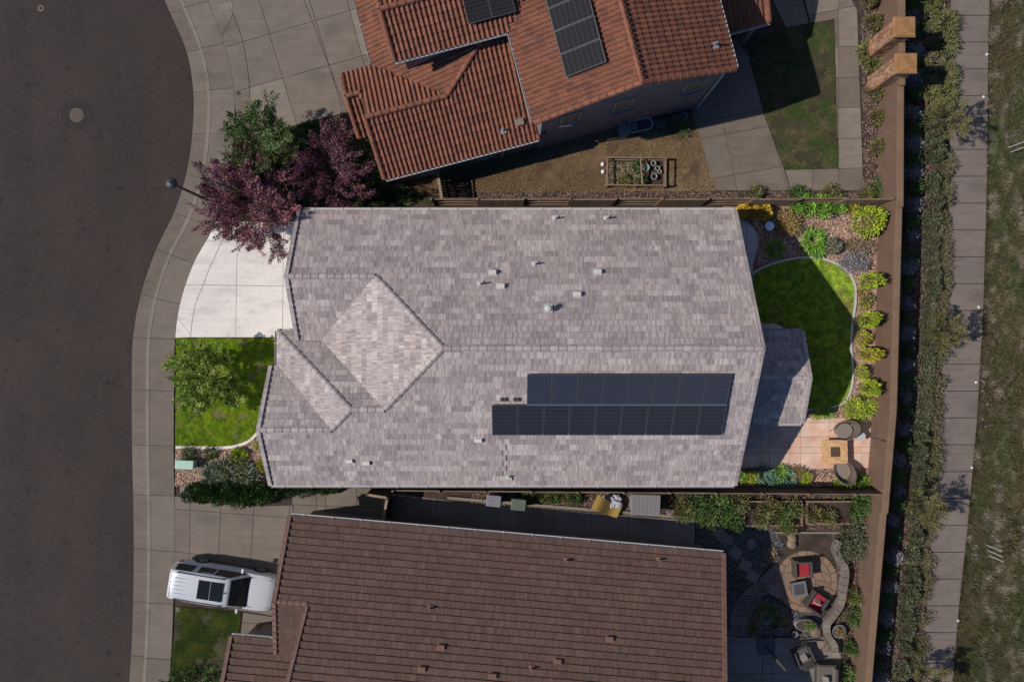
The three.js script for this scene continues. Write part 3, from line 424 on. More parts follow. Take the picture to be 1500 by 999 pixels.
  for (const [x, y] of [[722, 401], [734, 421], [876, 400], [846, 433]]) boxVent(H, SL.N, x, y, Math.PI, vm);
  for (const [x, y] of [[701, 643], [512, 673], [537, 676]]) boxVent(H, SL.S, x, y, 0, vm);
  for (const [x, y] of [[813, 320], [888, 320], [783, 387], [703, 416]]) pipeVent(H, SL.N, x, y, 0.42, M.lightGrey);
  pipeVent(H, SL.S, 745, 698, 0.3, M.lightGrey);
  { const [x, z] = SL.N.spot(803, 452), y = SL.N.h(x, z); const o = mesh('flue', merge([cyl(0.1, 0.1, 0.4, 0, 0.2, 0), cyl(0.15, 0.17, 0.05, 0, 0.43, 0), cyl(0.08, 0.15, 0.05, 0, 0.48, 0)]), M.lightGrey, H); o.position.set(x, y, z); mesh('flashing', bx(0.42, 0.02, 0.5, 0, 0.06, 0, 0, -Math.atan(0.6)), M.lightGrey, o); }
}
// ---------------------------------------------------------------- the terracotta house
{
  const [ox, oz] = G(783, 175, 5.7);
  const H = thing('terracotta_house', 'two storey stucco house with orange terracotta barrel tile roof', 'house', ox, 0, oz, 14.8 * Math.PI / 180);
  const L = (pts) => pts.map(([u, v]) => [u, -v]);
  const hi = 5.7, lo = 2.9, r = 0.375;
  const SL = {
    E: slope(L([[4.8, -0.15], [9.7, -0.15], [9.7, 9.5], [4.8, 9.5]]), [9.7, 0], hi, [1, 0], r),
    W: slope(L([[-0.1, -0.15], [4.8, -0.15], [4.8, 9.5], [-0.1, 9.5]]), [-0.1, 0], hi, [-1, 0], r),
    wS: slope(L([[-5.6, 4.25], [-0.1, 4.25], [2.1, 6.4], [-5.6, 6.4]]), [0, -4.25], hi, [0, 1], 0.38),
    wN: slope(L([[-5.6, 6.4], [2.1, 6.4], [-0.1, 8.55], [-5.6, 8.55]]), [0, -8.55], hi, [0, -1], 0.38),
    S: slope(L([[-7.77, -0.22], [0.28, -0.22], [0.28, 4.4], [-1.43, 4.4], [-3.67, 2.6], [-7.77, 2.6]]), [0, 0.22], lo, [0, 1], 0.478),
    lW: slope(L([[-6.9, 5.5], [-3.67, 2.6], [-1.43, 4.4], [-1.43, 9.5], [-6.9, 9.5]]), [-6.9, 0], lo, [-1, 0], 0.415),
    gN: slope(L([[-7.77, 2.6], [-3.67, 2.6], [-6.9, 5.5], [-8.5, 5.5], [-8.5, 4.1], [-7.77, 4.1]]), [0, -5.5], lo, [0, -1], 0.465),
    fS: slope(L([[-8.5, 4.1], [-7.77, 4.1], [-7.77, 2.2], [-8.5, 2.2]]), [0, -2.2], lo + 0.465 * 1.4 - 0.465 * 1.9, [0, 1], 0.465),
    p: slope(L([[9.3, 2.5], [13.0, 2.5], [13.0, 6.5], [9.3, 6.5]]), [0, -2.5], lo, [0, 1], 0.4),
  };
  for (const S of Object.values(SL)) deck(H, S, M.deckRed, 0.09);
  const pal = [[0.233, 0.088, 0.051], [0.216, 0.081, 0.046], [0.256, 0.100, 0.059], [0.195, 0.073, 0.043], [0.237, 0.095, 0.059], [0.219, 0.087, 0.053], [0.167, 0.067, 0.043]];
  const clay = tex(128, 0.5, (u, v) => { const n = fbm(u * 6, v * 6, 6, 3); const k = 0.74 + 0.26 * n; return [k, k * 0.97, k * 0.94]; });
  layTiles(H, Object.values(SL), { w: 0.235, d: 0.385, t: 0.035, barrel: true, palette: pal, map: clay, run: 0.2, bond: 0 });
  const cm = pal.slice(0, 4).map((c) => std(...c, { map: clay }));
  const P = (u, v, y) => V3(u, y, -v), ry = hi + 4.9 * r;
  const ridge = (a, b, n = 'ridge_tile', prof = roundCap) => capRow(H, a, b, n, prof, 0.4, cm, 0.035);
  ridge(P(4.8, -0.15, ry + 0.06), P(4.8, 9.5, ry + 0.06)); ridge(P(-5.6, 6.4, hi + 2.15 * 0.38 + 0.06), P(2.1, 6.4, hi + 2.15 * 0.38 + 0.06));
  ridge(P(-7.77, 2.6, lo + 2.82 * 0.478 + 0.06), P(-3.67, 2.6, lo + 2.82 * 0.478 + 0.06)); ridge(P(-3.67, 2.6, lo + 2.82 * 0.478 + 0.06), P(-1.43, 4.4, lo + 4.62 * 0.478 + 0.06), 'hip_tile');
  ridge(P(-8.5, 4.1, SL.gN.h(0, -4.1) + 0.06), P(-7.77, 4.1, SL.gN.h(0, -4.1) + 0.06));
  const rake = (a, b) => capRow(H, a, b, 'rake_tile', roundCap, 0.385, cm, 0.035);
  rake(P(9.65, -0.15, hi + 0.04), P(4.8, -0.15, ry + 0.04)); rake(P(-0.05, -0.15, hi + 0.04), P(4.8, -0.15, ry + 0.04));
  rake(P(-5.6, 4.25, hi + 0.04), P(-5.6, 6.4, hi + 2.15 * 0.38 + 0.04)); rake(P(-5.6, 8.5, hi + 0.04), P(-5.6, 6.4, hi + 2.15 * 0.38 + 0.04));
  rake(P(-7.77, -0.2, lo + 0.05), P(-7.77, 2.6, lo + 2.82 * 0.478 + 0.04)); rake(P(-8.5, 5.45, lo + 0.04), P(-8.5, 4.1, SL.gN.h(0, -4.1) + 0.04)); rake(P(-8.5, 2.2, SL.fS.h(0, -2.2) + 0.04), P(-8.5, 4.1, SL.gN.h(0, -4.1) + 0.04));
  rake(P(13, 2.5, lo + 0.04), P(13, 6.5, SL.p.h(0, -6.5) + 0.04)); rake(P(0.26, -0.2, lo + 0.05), P(0.26, 0.0, lo + 0.15));
  const gm = M.lightGrey;
  gutter(H, P(-0.16, -0.1, hi - 0.03), P(-0.16, 4.2, hi - 0.03), gm, 0.045); gutter(H, P(9.76, -0.1, hi - 0.03), P(9.76, 9, hi - 0.03), gm, 0.045); gutter(H, P(-5.6, 4.19, hi - 0.03), P(-0.2, 4.19, hi - 0.03), gm, 0.045);
  gutter(H, P(-7.7, -0.28, lo - 0.03), P(0.28, -0.28, lo - 0.03), gm, 0.045); gutter(H, P(-6.96, 5.6, lo - 0.03), P(-6.96, 9.5, lo - 0.03), gm, 0.045); gutter(H, P(9.9, 2.44, lo - 0.03), P(13, 2.44, lo - 0.03), gm, 0.045);
  const sm = M.stuccoN;
  mesh('wall', prism(L([[0.3, 0.04], [9.35, 0.04], [9.35, 9.4], [0.3, 9.4]]), -0.05, (x, z) => Math.min(SL.E.h(x, z), SL.W.h(x, z)) - 0.1), sm, H);
  { const gz = -0.045; mesh('gable_wall', geoFrom([[0.3, 5.6], [9.35, 5.6], [4.8, ry - 0.1], [4.8, ry - 0.1], [9.35, 5.6], [0.3, 5.6]].flatMap(([u, y], i) => [u, y, i < 3 ? gz : gz - 0.12])), sm, H); }
  mesh('wing_wall', prism(L([[-5.2, 4.55], [0.3, 4.55], [0.3, 8.3], [-5.2, 8.3]]), 2.6, 5.62), sm, H);
  mesh('lower_wall', prism(L([[-7.4, 0.12], [0.3, 0.12], [0.3, 9.3], [-6.5, 9.3], [-6.5, 5.2], [-8.1, 5.2], [-8.1, 2.5], [-7.4, 2.5]]), -0.05, 2.78), sm, H);
  mesh('porch_wall', merge([bx(0.3, 2.8, 0.3, 12.6, 1.4, -2.85), bx(0.25, 2.8, 2.6, 12.62, 1.4, -4.9)]), sm, H);
  const yellow = std(0.23, 0.17, 0.06, { roughness: 0.9, map: T.stucco });
  const fm = std(0.30, 0.24, 0.20);
  for (const u of [1.85, 4.5, 8.05]) { const w = windowIn(H, 1.0, 1.35, u, 4.35, 0.0, 0, fm, yellow); mesh('sill', bx(1.1, 0.07, 0.2, 0, -0.72, 0.1), sm, w); }
  for (const [u, v, y] of [[-2.5, 0.08, 1.5], [-5.5, 0.08, 1.5]]) windowIn(H, 1.0, 1.1, u, y, -v, 0, fm);
  const dp = (u, v, y0, y1) => mesh('downpipe', bx(0.07, y1 - y0, 0.07, u, (y0 + y1) / 2, -v), gm, H);
  dp(0.36, -0.03, 3.1, 5.6); dp(9.3, -0.03, 0.1, 5.6); dp(-1.6, 0.06, 0.1, 2.8);
  mesh('wall_lamp', merge([bx(0.16, 0.26, 0.14, 0.62, 3.0, 0.06), bx(0.06, 0.06, 0.12, 0.62, 3.1, 0.0)]), M.black, H);
  mesh('meter_dial', cyl(0.12, 0.12, 0.12, 0, 0, 0, 16).rotateX(Math.PI / 2).translate(6.1, 1.9, 0.02), M.grey, H);
  const wa = (S, u, v) => { const p = V3(u, S.h(u, -v), -v).sub(S.R); return [p.dot(S.E), -p.dot(S.D)]; };
  for (let i = 0; i < 5; i++) { const [aa, ba] = wa(SL.W, 1.85, 1.2 + i * 1.07), [ab, bb] = wa(SL.W, 3.65, 1.2 + (i + 1) * 1.07 - 0.02); solarPanel(H, SL.W, Math.min(aa, ab), Math.max(aa, ab), ba, bb, M.darkGrey, M.cellDark, 0.24, 8); }
  for (let i = 0; i < 2; i++) { const [aa, ba] = wa(SL.wS, -1.86 + i * 1.13, 4.95), [ab, bb] = wa(SL.wS, -1.86 + (i + 1) * 1.13 - 0.02, 6.3); solarPanel(H, SL.wS, Math.min(aa, ab), Math.max(aa, ab), ba, bb, M.darkGrey, M.cellDark, 0.24, 8); }
  boxVent(H, SL.S, 0, 0, 0, std(0.2, 0.15, 0.12), 0.3, 0.4, [-0.5, -0.75]); pipeVent(H, SL.S, 0, 0, 0.35, M.grey, [-1.4, -0.55]); pipeVent(H, SL.E, 0, 0, 0.4, M.grey, [8.9, -1.1]);
}
// ---------------------------------------------------------------- the brown tiled house
{
  const [ox, oz] = G(1060, 810, 2.8);
  const H = thing('brown_tiled_house', 'single storey house with plain dark brown flat tile roof beside the parked vehicle', 'house', ox, 0, oz, -4.95 * Math.PI / 180);
  const L = (pts) => pts.map(([u, v]) => [u, -v]), e = 2.8, s = 0.336;
  const SL = {
    N: slope(L([[0, 0], [-21.95, 0], [-22, -3.9], [-20.4, -3.9], [-20.95, -9.5], [0, -9.5]]), [0, 0], e, [0, -1], s),
    gS: slope(L([[-22, -3.9], [-20.4, -3.9], [-20.85, -6.9], [-22, -6.9]]), [0, 6.9], e + s * 3.9 - s * 3.0, [0, 1], s),
    w: slope(L([[-24.4, -6.3], [-21.0, -6.3], [-21.0, -10], [-24.4, -10]]), [0, 6.3], e, [0, -1], s),
    S: slope(L([[-20.95, -9.5], [0, -9.5], [0, -14], [-20.95, -14]]), [0, 14], e + s * 5, [0, 1], s),
  };
  for (const S of Object.values(SL)) deck(H, S, M.deck);
  const pal = [[0.094, 0.052, 0.037], [0.100, 0.056, 0.041], [0.088, 0.048, 0.034], [0.106, 0.060, 0.044], [0.098, 0.053, 0.038]];
  layTiles(H, Object.values(SL), { w: 0.335, d: 0.34, t: 0.075, palette: pal, map: T.streak, run: 0.35 });
  const cm = [[0.155, 0.085, 0.064], [0.14, 0.076, 0.056], [0.165, 0.09, 0.068]].map((c) => std(...c, { map: T.streak }));
  const P = (u, v, y) => V3(u, y + 0.05, -v), h = (v) => e - s * v;
  const rake = (a, b, sd) => capRow(H, a, b, 'rake_tile', rakeCap, 0.34, cm, 0.03, sd);
  rake(P(0, 0, e), P(0, -9.5, h(-9.5)), -1); rake(P(-21.97, 0, e), P(-22, -3.9, h(-3.9)), 1); rake(P(-20.4, -3.95, h(-3.95)), P(-20.95, -9.5, h(-9.5)), 1); rake(P(-22, -6.9, SL.gS.h(0, 6.9)), P(-22, -3.9, h(-3.9)), -1); rake(P(-24.4, -6.3, e), P(-24.4, -10, e + s * 3.7), 1);
  capRow(H, P(-22, -3.9, h(-3.9)), P(-20.4, -3.9, h(-3.9)), 'ridge_tile', flatCap, 0.34, cm); capRow(H, P(-20.95, -9.5, h(-9.5)), P(0, -9.5, h(-9.5)), 'ridge_tile', flatCap, 0.34, cm);
  mesh('verge_wall', prism(L([[-20.36, -3.95], [-20.3, -3.95], [-20.85, -9.4], [-20.91, -9.4]]), 2.6, (x, z) => SL.N.h(x, z) - 0.03), M.stuccoS, H);
  gutter(H, V3(-21.9, e - 0.03, -0.06), V3(0, e - 0.03, -0.06), M.lightGrey); gutter(H, V3(-24.4, e - 0.03, 6.24), V3(-22.1, e - 0.03, 6.24), M.lightGrey);
  const W = [[-21.5, -0.38], [-0.4, -0.38], [-0.4, -13.5], [-24.0, -13.5], [-24.0, -6.7], [-21.5, -6.7]];
  mesh('wall', prism(L(W), -0.05, 2.68), M.stuccoS, H);
  for (const u of [-13.4, -11.4, -7.7, -6.2]) windowIn(H, 1.3, 1.1, u, 1.55, 0.36, Math.PI, std(0.3, 0.26, 0.22));
  for (const u of [-15.3, -9.6, -2.8]) mesh('downpipe', bx(0.07, 2.6, 0.07, u, 1.4, 0.32), M.stuccoS, H);
  { const o = mesh('garage_door', merge(Array.from({ length: 4 }, (_, i) => rbx(0.06, 0.53, 4.6, 0, 0.28 + i * 0.545, 0, 0.015))), M.lightGrey, H); o.position.set(-21.53, 0.02, 3.3); }
  mesh('utility_box', merge([rbx(0.4, 0.6, 0.16, -18.9, 1.3, 0.3), rbx(0.3, 0.4, 0.14, -18.2, 1.2, 0.3), rbx(0.5, 0.5, 0.14, -17.5, 1.3, 0.3)]), M.grey, H);
  const vm = std(0.20, 0.10, 0.068, { map: T.speck });
  const sp = (px, py) => { let y = 3; let x = 0, z = 0; for (let i = 0; i < 30; i++) { const [wx, wz] = G(px, py, y); const p = H.worldToLocal(V3(wx, 0, wz)); x = p.x; z = p.z; y = SL.N.h(x, z); } return [x, z]; };
  H.updateMatrixWorld();
  for (const [px, py] of [[646, 948], [618, 980], [893, 936], [722, 990], [817, 969]]) boxVent(H, SL.N, 0, 0, Math.PI, vm, 0.2, 0.34, sp(px, py));
  for (const [px, py] of [[630, 890], [830, 820], [966, 819], [779, 978]]) { const l = sp(px, py); pipeVent(H, SL.N, 0, 0, 0.32, std(0.14, 0.075, 0.055), l, 0.05); }
}

// ---------------------------------------------------------------- plants
function leafCloud(points, size, colors, opts = {}) {           // points: {p, n?}; each leaf a folded diamond of two faces, one colour per leaf
  const pos = [], cols = [], q = new THREE.Quaternion(), e = new THREE.Euler();
  for (const it of points) {
    const s = size * rr(0.7, 1.3), w = s * (opts.narrow ?? 0.5); let a;
    if (it.dir) a = it.dir.clone().add(V3(rr(-0.5, 0.5), rr(-0.5, 0.5), rr(-0.5, 0.5))).normalize(); else { e.set(rr(0, 6.28), rr(0, 6.28), 0); a = V3(0, 0, 1).applyQuaternion(q.setFromEuler(e)); a.y *= 0.55; a.normalize(); }
    let b = V3(rr(-1, 1), rr(-0.3, 0.3), rr(-1, 1)).cross(a); if (b.lengthSq() < 1e-4) b = V3(1, 0, 0); b.normalize();
    const c = a.clone().cross(b), p = it.p, tip = p.clone().addScaledVector(a, s), m = p.clone().addScaledVector(a, s * 0.5), l = m.clone().addScaledVector(b, w / 2).addScaledVector(c, s * 0.1), r = m.clone().addScaledVector(b, -w / 2).addScaledVector(c, s * 0.1);
    const C = pick(colors), k = rr(0.8, 1.2);
    for (const v of [p, l, tip, p, tip, r]) { pos.push(v.x, v.y, v.z); cols.push(C[0] * k, C[1] * k, C[2] * k); }
  }
  return geoFrom(pos, null, cols);
}
const leafMat = new THREE.MeshStandardMaterial({ vertexColors: true, roughness: 0.62, side: THREE.DoubleSide });
function shrubGeo(form, colors, R, Hh, n, leaf) {
  const pts = [], lumps = Array.from({ length: 9 }, () => ({ a: rr(0, 6.28), e: rr(0.1, 1.3), k: rr(0.12, 0.3) }));
  for (let i = 0; i < n; i++) {
    if (form === 'blade') { const a = rr(0, 6.28), o = rr(0, 0.35) * R, t = rr(0.25, 1), lean = rr(0.35, 1), len = Math.hypot(R, Hh) * rr(0.6, 1); const base = V3(Math.cos(a) * o, 0, Math.sin(a) * o); const up = Math.cos(lean), out = Math.sin(lean); const p = base.clone().add(V3(Math.cos(a) * out * t * len, up * t * len * 0.9 - 0.35 * Hh * t * t, Math.sin(a) * out * t * len)); pts.push({ p, dir: V3(Math.cos(a) * out, up * 0.6 - 0.5 * t, Math.sin(a) * out) }); continue; }
    const a = rr(0, 6.28), y = Math.pow(rnd(), 0.8), el = Math.asin(y); let r = 1; for (const l of lumps) { const da = Math.cos(a - l.a), de = Math.cos(el - l.e); r += l.k * Math.pow(Math.max(0, da * de), 6); }
    r *= (form === 'open' ? rr(0.35, 1.1) : rr(0.72, 1.02)) * (form === 'open' ? 1 : 0.86);
    pts.push({ p: V3(Math.cos(a) * Math.cos(el) * R * r, (form === 'mat' ? 0.25 : 0.06) * Hh + y * Hh * r * 0.92, Math.sin(a) * Math.cos(el) * R * r), dir: form === 'open' ? V3(Math.cos(a), 0.5, Math.sin(a)) : V3(Math.cos(a) * Math.cos(el), Math.sin(el) * 0.7, Math.sin(a) * Math.cos(el)) });
  }
  return leafCloud(pts, leaf, colors, { narrow: form === 'blade' ? 0.16 : 0.55 });
}
const C = {
  lime: [[0.36, 0.44, 0.03], [0.29, 0.39, 0.02], [0.44, 0.50, 0.05], [0.22, 0.32, 0.02]], limeYellow: [[0.42, 0.38, 0.03], [0.34, 0.33, 0.03], [0.48, 0.42, 0.06], [0.25, 0.28, 0.02]],
  yellow: [[0.72, 0.50, 0.05], [0.60, 0.42, 0.04], [0.80, 0.58, 0.10], [0.42, 0.33, 0.04]], green: [[0.15, 0.32, 0.03], [0.20, 0.40, 0.05], [0.10, 0.23, 0.02], [0.28, 0.46, 0.07]],
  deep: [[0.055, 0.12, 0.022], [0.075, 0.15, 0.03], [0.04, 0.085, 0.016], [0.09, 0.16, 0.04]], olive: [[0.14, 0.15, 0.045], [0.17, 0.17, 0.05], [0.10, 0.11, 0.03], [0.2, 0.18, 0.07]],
  sage: [[0.20, 0.24, 0.15], [0.16, 0.20, 0.12], [0.25, 0.28, 0.20], [0.12, 0.16, 0.08]], rust: [[0.33, 0.16, 0.07], [0.26, 0.22, 0.06], [0.22, 0.25, 0.05], [0.40, 0.22, 0.10]],
  lavender: [[0.27, 0.23, 0.28], [0.22, 0.20, 0.24], [0.32, 0.28, 0.31], [0.20, 0.22, 0.15]], dryC: [[0.26, 0.19, 0.11], [0.21, 0.15, 0.09], [0.30, 0.23, 0.14], [0.17, 0.14, 0.07]],
  blue: [[0.16, 0.28, 0.22], [0.12, 0.23, 0.18], [0.20, 0.33, 0.26], [0.10, 0.20, 0.10]], nOlive: [[0.17, 0.145, 0.05], [0.13, 0.13, 0.04], [0.22, 0.17, 0.06], [0.10, 0.11, 0.03]],
  hedge: [[0.085, 0.095, 0.046], [0.115, 0.125, 0.064], [0.055, 0.066, 0.03], [0.165, 0.172, 0.10]], hedgeBrown: [[0.125, 0.105, 0.05], [0.155, 0.12, 0.065], [0.095, 0.09, 0.04], [0.13, 0.13, 0.055]],
  wallDark: [[0.045, 0.08, 0.02], [0.06, 0.095, 0.025], [0.04, 0.055, 0.03], [0.075, 0.11, 0.03]], nGrass: [[0.11, 0.12, 0.038], [0.14, 0.145, 0.048], [0.08, 0.09, 0.026], [0.17, 0.16, 0.07]],
  plum: [[0.155, 0.050, 0.075], [0.115, 0.036, 0.055], [0.20, 0.075, 0.10], [0.08, 0.028, 0.042], [0.25, 0.105, 0.125]], plumBright: [[0.27, 0.10, 0.12], [0.20, 0.065, 0.085], [0.36, 0.15, 0.165], [0.13, 0.045, 0.06], [0.42, 0.19, 0.19]],
  treeGreen: [[0.22, 0.36, 0.045], [0.28, 0.42, 0.06], [0.15, 0.26, 0.03], [0.36, 0.45, 0.09], [0.42, 0.40, 0.11]], treeDark: [[0.085, 0.15, 0.03], [0.11, 0.18, 0.04], [0.06, 0.10, 0.02], [0.13, 0.17, 0.05]],
  treeOlive: [[0.14, 0.12, 0.035], [0.18, 0.145, 0.045], [0.10, 0.09, 0.025], [0.13, 0.14, 0.04]],
};
const shrubKinds = {};
function shrub(px, py, R, Hh, form, colour, label, group, name = 'shrub', h = 0) {
  const size = R > 0.55 ? 2 : R > 0.32 ? 1 : 0, key = form + colour + size + '_' + Math.floor(rnd() * 2), baseR = [0.26, 0.42, 0.7][size];
  if (!shrubKinds[key]) shrubKinds[key] = { foliage: shrubGeo(form, C[colour], baseR, baseR, [380, 800, 1700][size] * (form === 'blade' ? 0.7 : 1), form === 'blade' ? [0.16, 0.24, 0.34][size] : [0.075, 0.085, 0.1][size]), stem: merge(Array.from({ length: 4 }, (_, i) => bar(V3(0, -0.05, 0), V3(Math.cos(i * 1.6) * baseR * 0.5, baseR * 0.55, Math.sin(i * 1.6) * baseR * 0.5), 0.012, 5, 0.006))) };
  const [x, z] = G(px, py, h), o = thing(name, label, 'shrub', x, h, z, rr(0, 6.28), group), k = shrubKinds[key];
  const f = mesh('foliage', k.foliage, leafMat, o); f.userData.kind = 'stuff'; mesh('stem', k.stem, M.trunk, o); o.scale.set(R / baseR, Hh / baseR, R / baseR); return o;
}
// trees: trunk, limbs rising and spreading, leaves along the outer branches
function tree(name, label, px, py, Hh, R, colour, { leaves = 9000, leaf = 0.085, limbs = 9, lean = [0, 0], fork = 0.28, trunkR = 0.07, rise = 0.75, subs = 6, group, open = 0.16, subLen = 0.4 } = {}) {
  const [x, z] = G(px, py), o = thing(name, label, 'tree', x, -0.02, z, 0, group), wood = [], pts = [], top = V3(lean[0] * 0.3, Hh * fork, lean[1] * 0.3);
  wood.push(bar(V3(0, 0, 0), top, trunkR, 8, trunkR * 0.75));
  const twigs = [];
  for (let i = 0; i < limbs; i++) {
    const a = i * 2.39996 + rr(-0.25, 0.25), t = (i + 0.5) / limbs, out = R * Math.sqrt(t) * rr(0.7, 1.05), hh = Hh * (1 - (1 - rise) * t) * rr(0.88, 1.0), end = V3(lean[0] + Math.cos(a) * out, hh, lean[1] + Math.sin(a) * out);
    const mid = top.clone().lerp(end, 0.5).add(V3(Math.cos(a) * out * 0.08, -0.06 * Hh, Math.sin(a) * out * 0.08));
    wood.push(bar(top, mid, trunkR * 0.5, 6, trunkR * 0.34), bar(mid, end, trunkR * 0.34, 5, 0.006)); twigs.push([mid, end]);
    for (let k = 0; k < subs; k++) { const f = rr(0.15, 0.9), s = f < 0.5 ? top.clone().lerp(mid, f * 2) : mid.clone().lerp(end, f * 2 - 1); if (f < 0.3) continue; const b = a + rr(-1.3, 1.3), l = R * rr(0.6, 1.4) * subLen, e = s.clone().add(V3(Math.cos(b) * l, l * rr(0.1, 0.9), Math.sin(b) * l)); wood.push(bar(s, e, 0.014, 4, 0.004)); twigs.push([s, e]); if (rnd() < 0.7) { const m = s.clone().lerp(e, 0.5), c = b + rr(-1, 1), e2 = m.clone().add(V3(Math.cos(c) * l * 0.5, l * rr(0.1, 0.5), Math.sin(c) * l * 0.5)); twigs.push([m, e2]); wood.push(bar(m, e2, 0.008, 3, 0.003)); } }
  }
  for (let i = 0; i < leaves; i++) { const [s, e] = pick(twigs), f = Math.pow(rnd(), 0.75), p = s.clone().lerp(e, f * 1.04), w = open * (1.15 - f * 0.75); pts.push({ p: p.add(V3(rr(-w, w), rr(-w, w), rr(-w, w))), dir: e.clone().sub(s).normalize() }); }
  mesh('trunk', merge(wood), M.trunk, o); mesh('crown', leafCloud(pts, leaf, C[colour]), leafMat, o).userData.kind = 'stuff'; return o;
}
tree('plum_tree', 'purple leaved plum tree overhanging the driveway top beside the street lamp', 392, 318, 4.3, 2.6, 'plumBright', { leaves: 30000, limbs: 19, rise: 0.6, leaf: 0.1, subs: 9, open: 0.2 });
tree('plum_tree', 'purple leaved plum tree against the terracotta garage corner', 503, 262, 4.0, 2.3, 'plum', { leaves: 24000, limbs: 17, rise: 0.6, subs: 9, leaf: 0.1, open: 0.2 });
tree('plum_tree', 'dark purple plum tree between the green tree and the street lamp', 366, 288, 3.9, 2.0, 'plum', { leaves: 16000, limbs: 14, rise: 0.62, subs: 8, leaf: 0.1, open: 0.2 });
tree('leafy_tree', 'green leafy tree beside the terracotta house driveway', 408, 230, 4.3, 2.0, 'treeDark', { leaves: 18000, limbs: 16, rise: 0.6, leaf: 0.115, subs: 8, open: 0.2 });
tree('leafy_tree', 'small green tree on the bright front lawn', 329, 554, 3.9, 2.2, 'treeGreen', { leaves: 17000, limbs: 26, rise: 0.5, leaf: 0.12, lean: [-0.3, 0], subs: 6, open: 0.16, subLen: 0.3 });
tree('leafy_tree', 'dark green tree on the lawn beside the parked vehicle and brown house', 318, 985, 4.0, 1.8, 'treeDark', { leaves: 12000, limbs: 14, subs: 8, leaf: 0.11, rise: 0.7 });
const pathTree = 'thin olive tree leaning over the public path beyond the tan wall';
for (const [px, py, h, r] of [[1356, 190, 3.4, 1.25], [1356, 486, 3.2, 1.1], [1328, 733, 3.1, 1.1], [1338, 975, 3.0, 1.0], [1372, -38, 3.6, 1.6]]) tree('young_tree', pathTree, px, py, h, r, 'treeOlive', { leaves: 3600, limbs: 9, rise: 0.66, leaf: 0.09, trunkR: 0.035, group: 'olive trees along the public path', fork: 0.4 });

// back garden of the grey house
const gl = 'lime green rounded shrub in the bark strip inside the tan wall', gg = 'lime shrubs inside the tan wall';
for (const [x, y, r, h] of [[1264, 413, 0.42, 2.0], [1264, 469, 0.38, 1.9], [1262, 494, 0.42, 0.55], [1264, 518, 0.38, 1.9], [1260, 545, 0.38, 0.6], [1264, 567, 0.38, 1.9]]) shrub(x, y, r, h, 'round', y % 2 ? 'lime' : 'limeYellow', gl, gg);
for (const x of [1086, 1103, 1119]) shrub(x, 312, 0.38, 0.8, 'round', 'yellow', 'bright yellow clipped shrub against the wooden fence', 'yellow shrubs by the fence');
shrub(1151, 329, 0.62, 0.7, 'open', 'rust', 'rusty olive spreading shrub beside the pale blue dish');
shrub(1266, 325, 0.85, 1.6, 'round', 'lime', 'largest round lime green shrub in the corner of fence and tan wall');
for (const [x, r] of [[1163, 0.36], [1182, 0.55], [1202, 0.55], [1222, 0.42]]) shrub(x, 303, r, 0.7, 'open', 'green', 'bright green leafy shrub along the fence behind the bark', 'green shrubs along the fence');
shrub(1244, 304, 0.34, 0.6, 'open', 'limeYellow', 'small pale yellow green shrub beside the large lime shrub');
shrub(1135, 364, 0.38, 0.4, 'blade', 'green', 'small green fern in the shaded black mulch', undefined, 'fern');
shrub(1190, 352, 0.52, 0.5, 'blade', 'green', 'green strappy plant in the bark above the lawn edging'); shrub(1196, 368, 0.36, 0.4, 'blade', 'green', 'smaller strappy plant touching the strappy plant above the lawn');
shrub(1219, 362, 0.45, 0.6, 'round', 'sage', 'sage green rounded shrub casting a shadow on bark');
for (const [x, y, r] of [[1247, 360, 0.36], [1268, 362, 0.4], [1258, 372, 0.3]]) shrub(x, y, r, 0.35, 'open', 'dryC', 'dry brownish low shrub in the bark', 'dry shrubs in the bark');
for (const [x, y, r] of [[1240, 384, 0.45], [1256, 382, 0.5], [1262, 390, 0.3]]) shrub(x, y, r, 0.4, 'open', 'lavender', 'greyish lavender clump beside the lawn edging', 'lavender clumps');
shrub(1262, 428, 0.28, 0.3, 'open', 'rust', 'small rusty clump between lawn edging and lime shrub'); shrub(1265, 446, 0.26, 0.3, 'open', 'limeYellow', 'small yellow clump beside the lawn edging');
for (const [x, y] of [[1258, 470], [1265, 578], [1270, 440]]) shrub(x, y, 0.32, 0.3, 'open', 'olive', 'small olive clump at the edge of the lawn', 'olive clumps');
shrub(1249, 600, 0.62, 0.55, 'open', 'lime', 'broad bright green shrub above the patio chairs'); shrub(1271, 599, 0.42, 0.5, 'open', 'lime', 'bright green shrub by the wall above the patio');
shrub(1196, 604, 0.32, 0.3, 'open', 'lime', 'low lime clump at the patio corner beside the lawn edging'); shrub(1211, 604, 0.34, 0.3, 'open', 'green', 'low green clump at the lawn end, beside the lime clump');
const hue = { green: 'green', rust: 'rusty red', lime: 'lime green', blue: 'blue green', olive: 'olive', deep: 'dark green', treeDark: 'mid green', nOlive: 'yellowish', hedge: 'grey green', dryC: 'dry tan' };
for (const [x, y, r, c, f] of [[1084, 697, 0.32, 'green', 'open'], [1094, 692, 0.25, 'rust', 'open'], [1100, 699, 0.35, 'lime', 'open'], [1116, 695, 0.42, 'blue', 'blade'], [1130, 700, 0.35, 'blue', 'open'], [1143, 692, 0.42, 'green', 'open'], [1155, 700, 0.4, 'blue', 'blade'], [1165, 690, 0.3, 'rust', 'open'], [1178, 700, 0.34, 'lime', 'open'], [1228, 705, 0.32, 'lime', 'open'], [1240, 706, 0.36, 'lime', 'open'], [1257, 705, 0.36, 'green', 'open'], [1268, 706, 0.3, 'lime', 'open']]) shrub(x, y, r, 0.45, f, c, hue[c] + ' leafy shrub in the bed between pink patio and dark fence', hue[c] + ' patio bed shrubs');
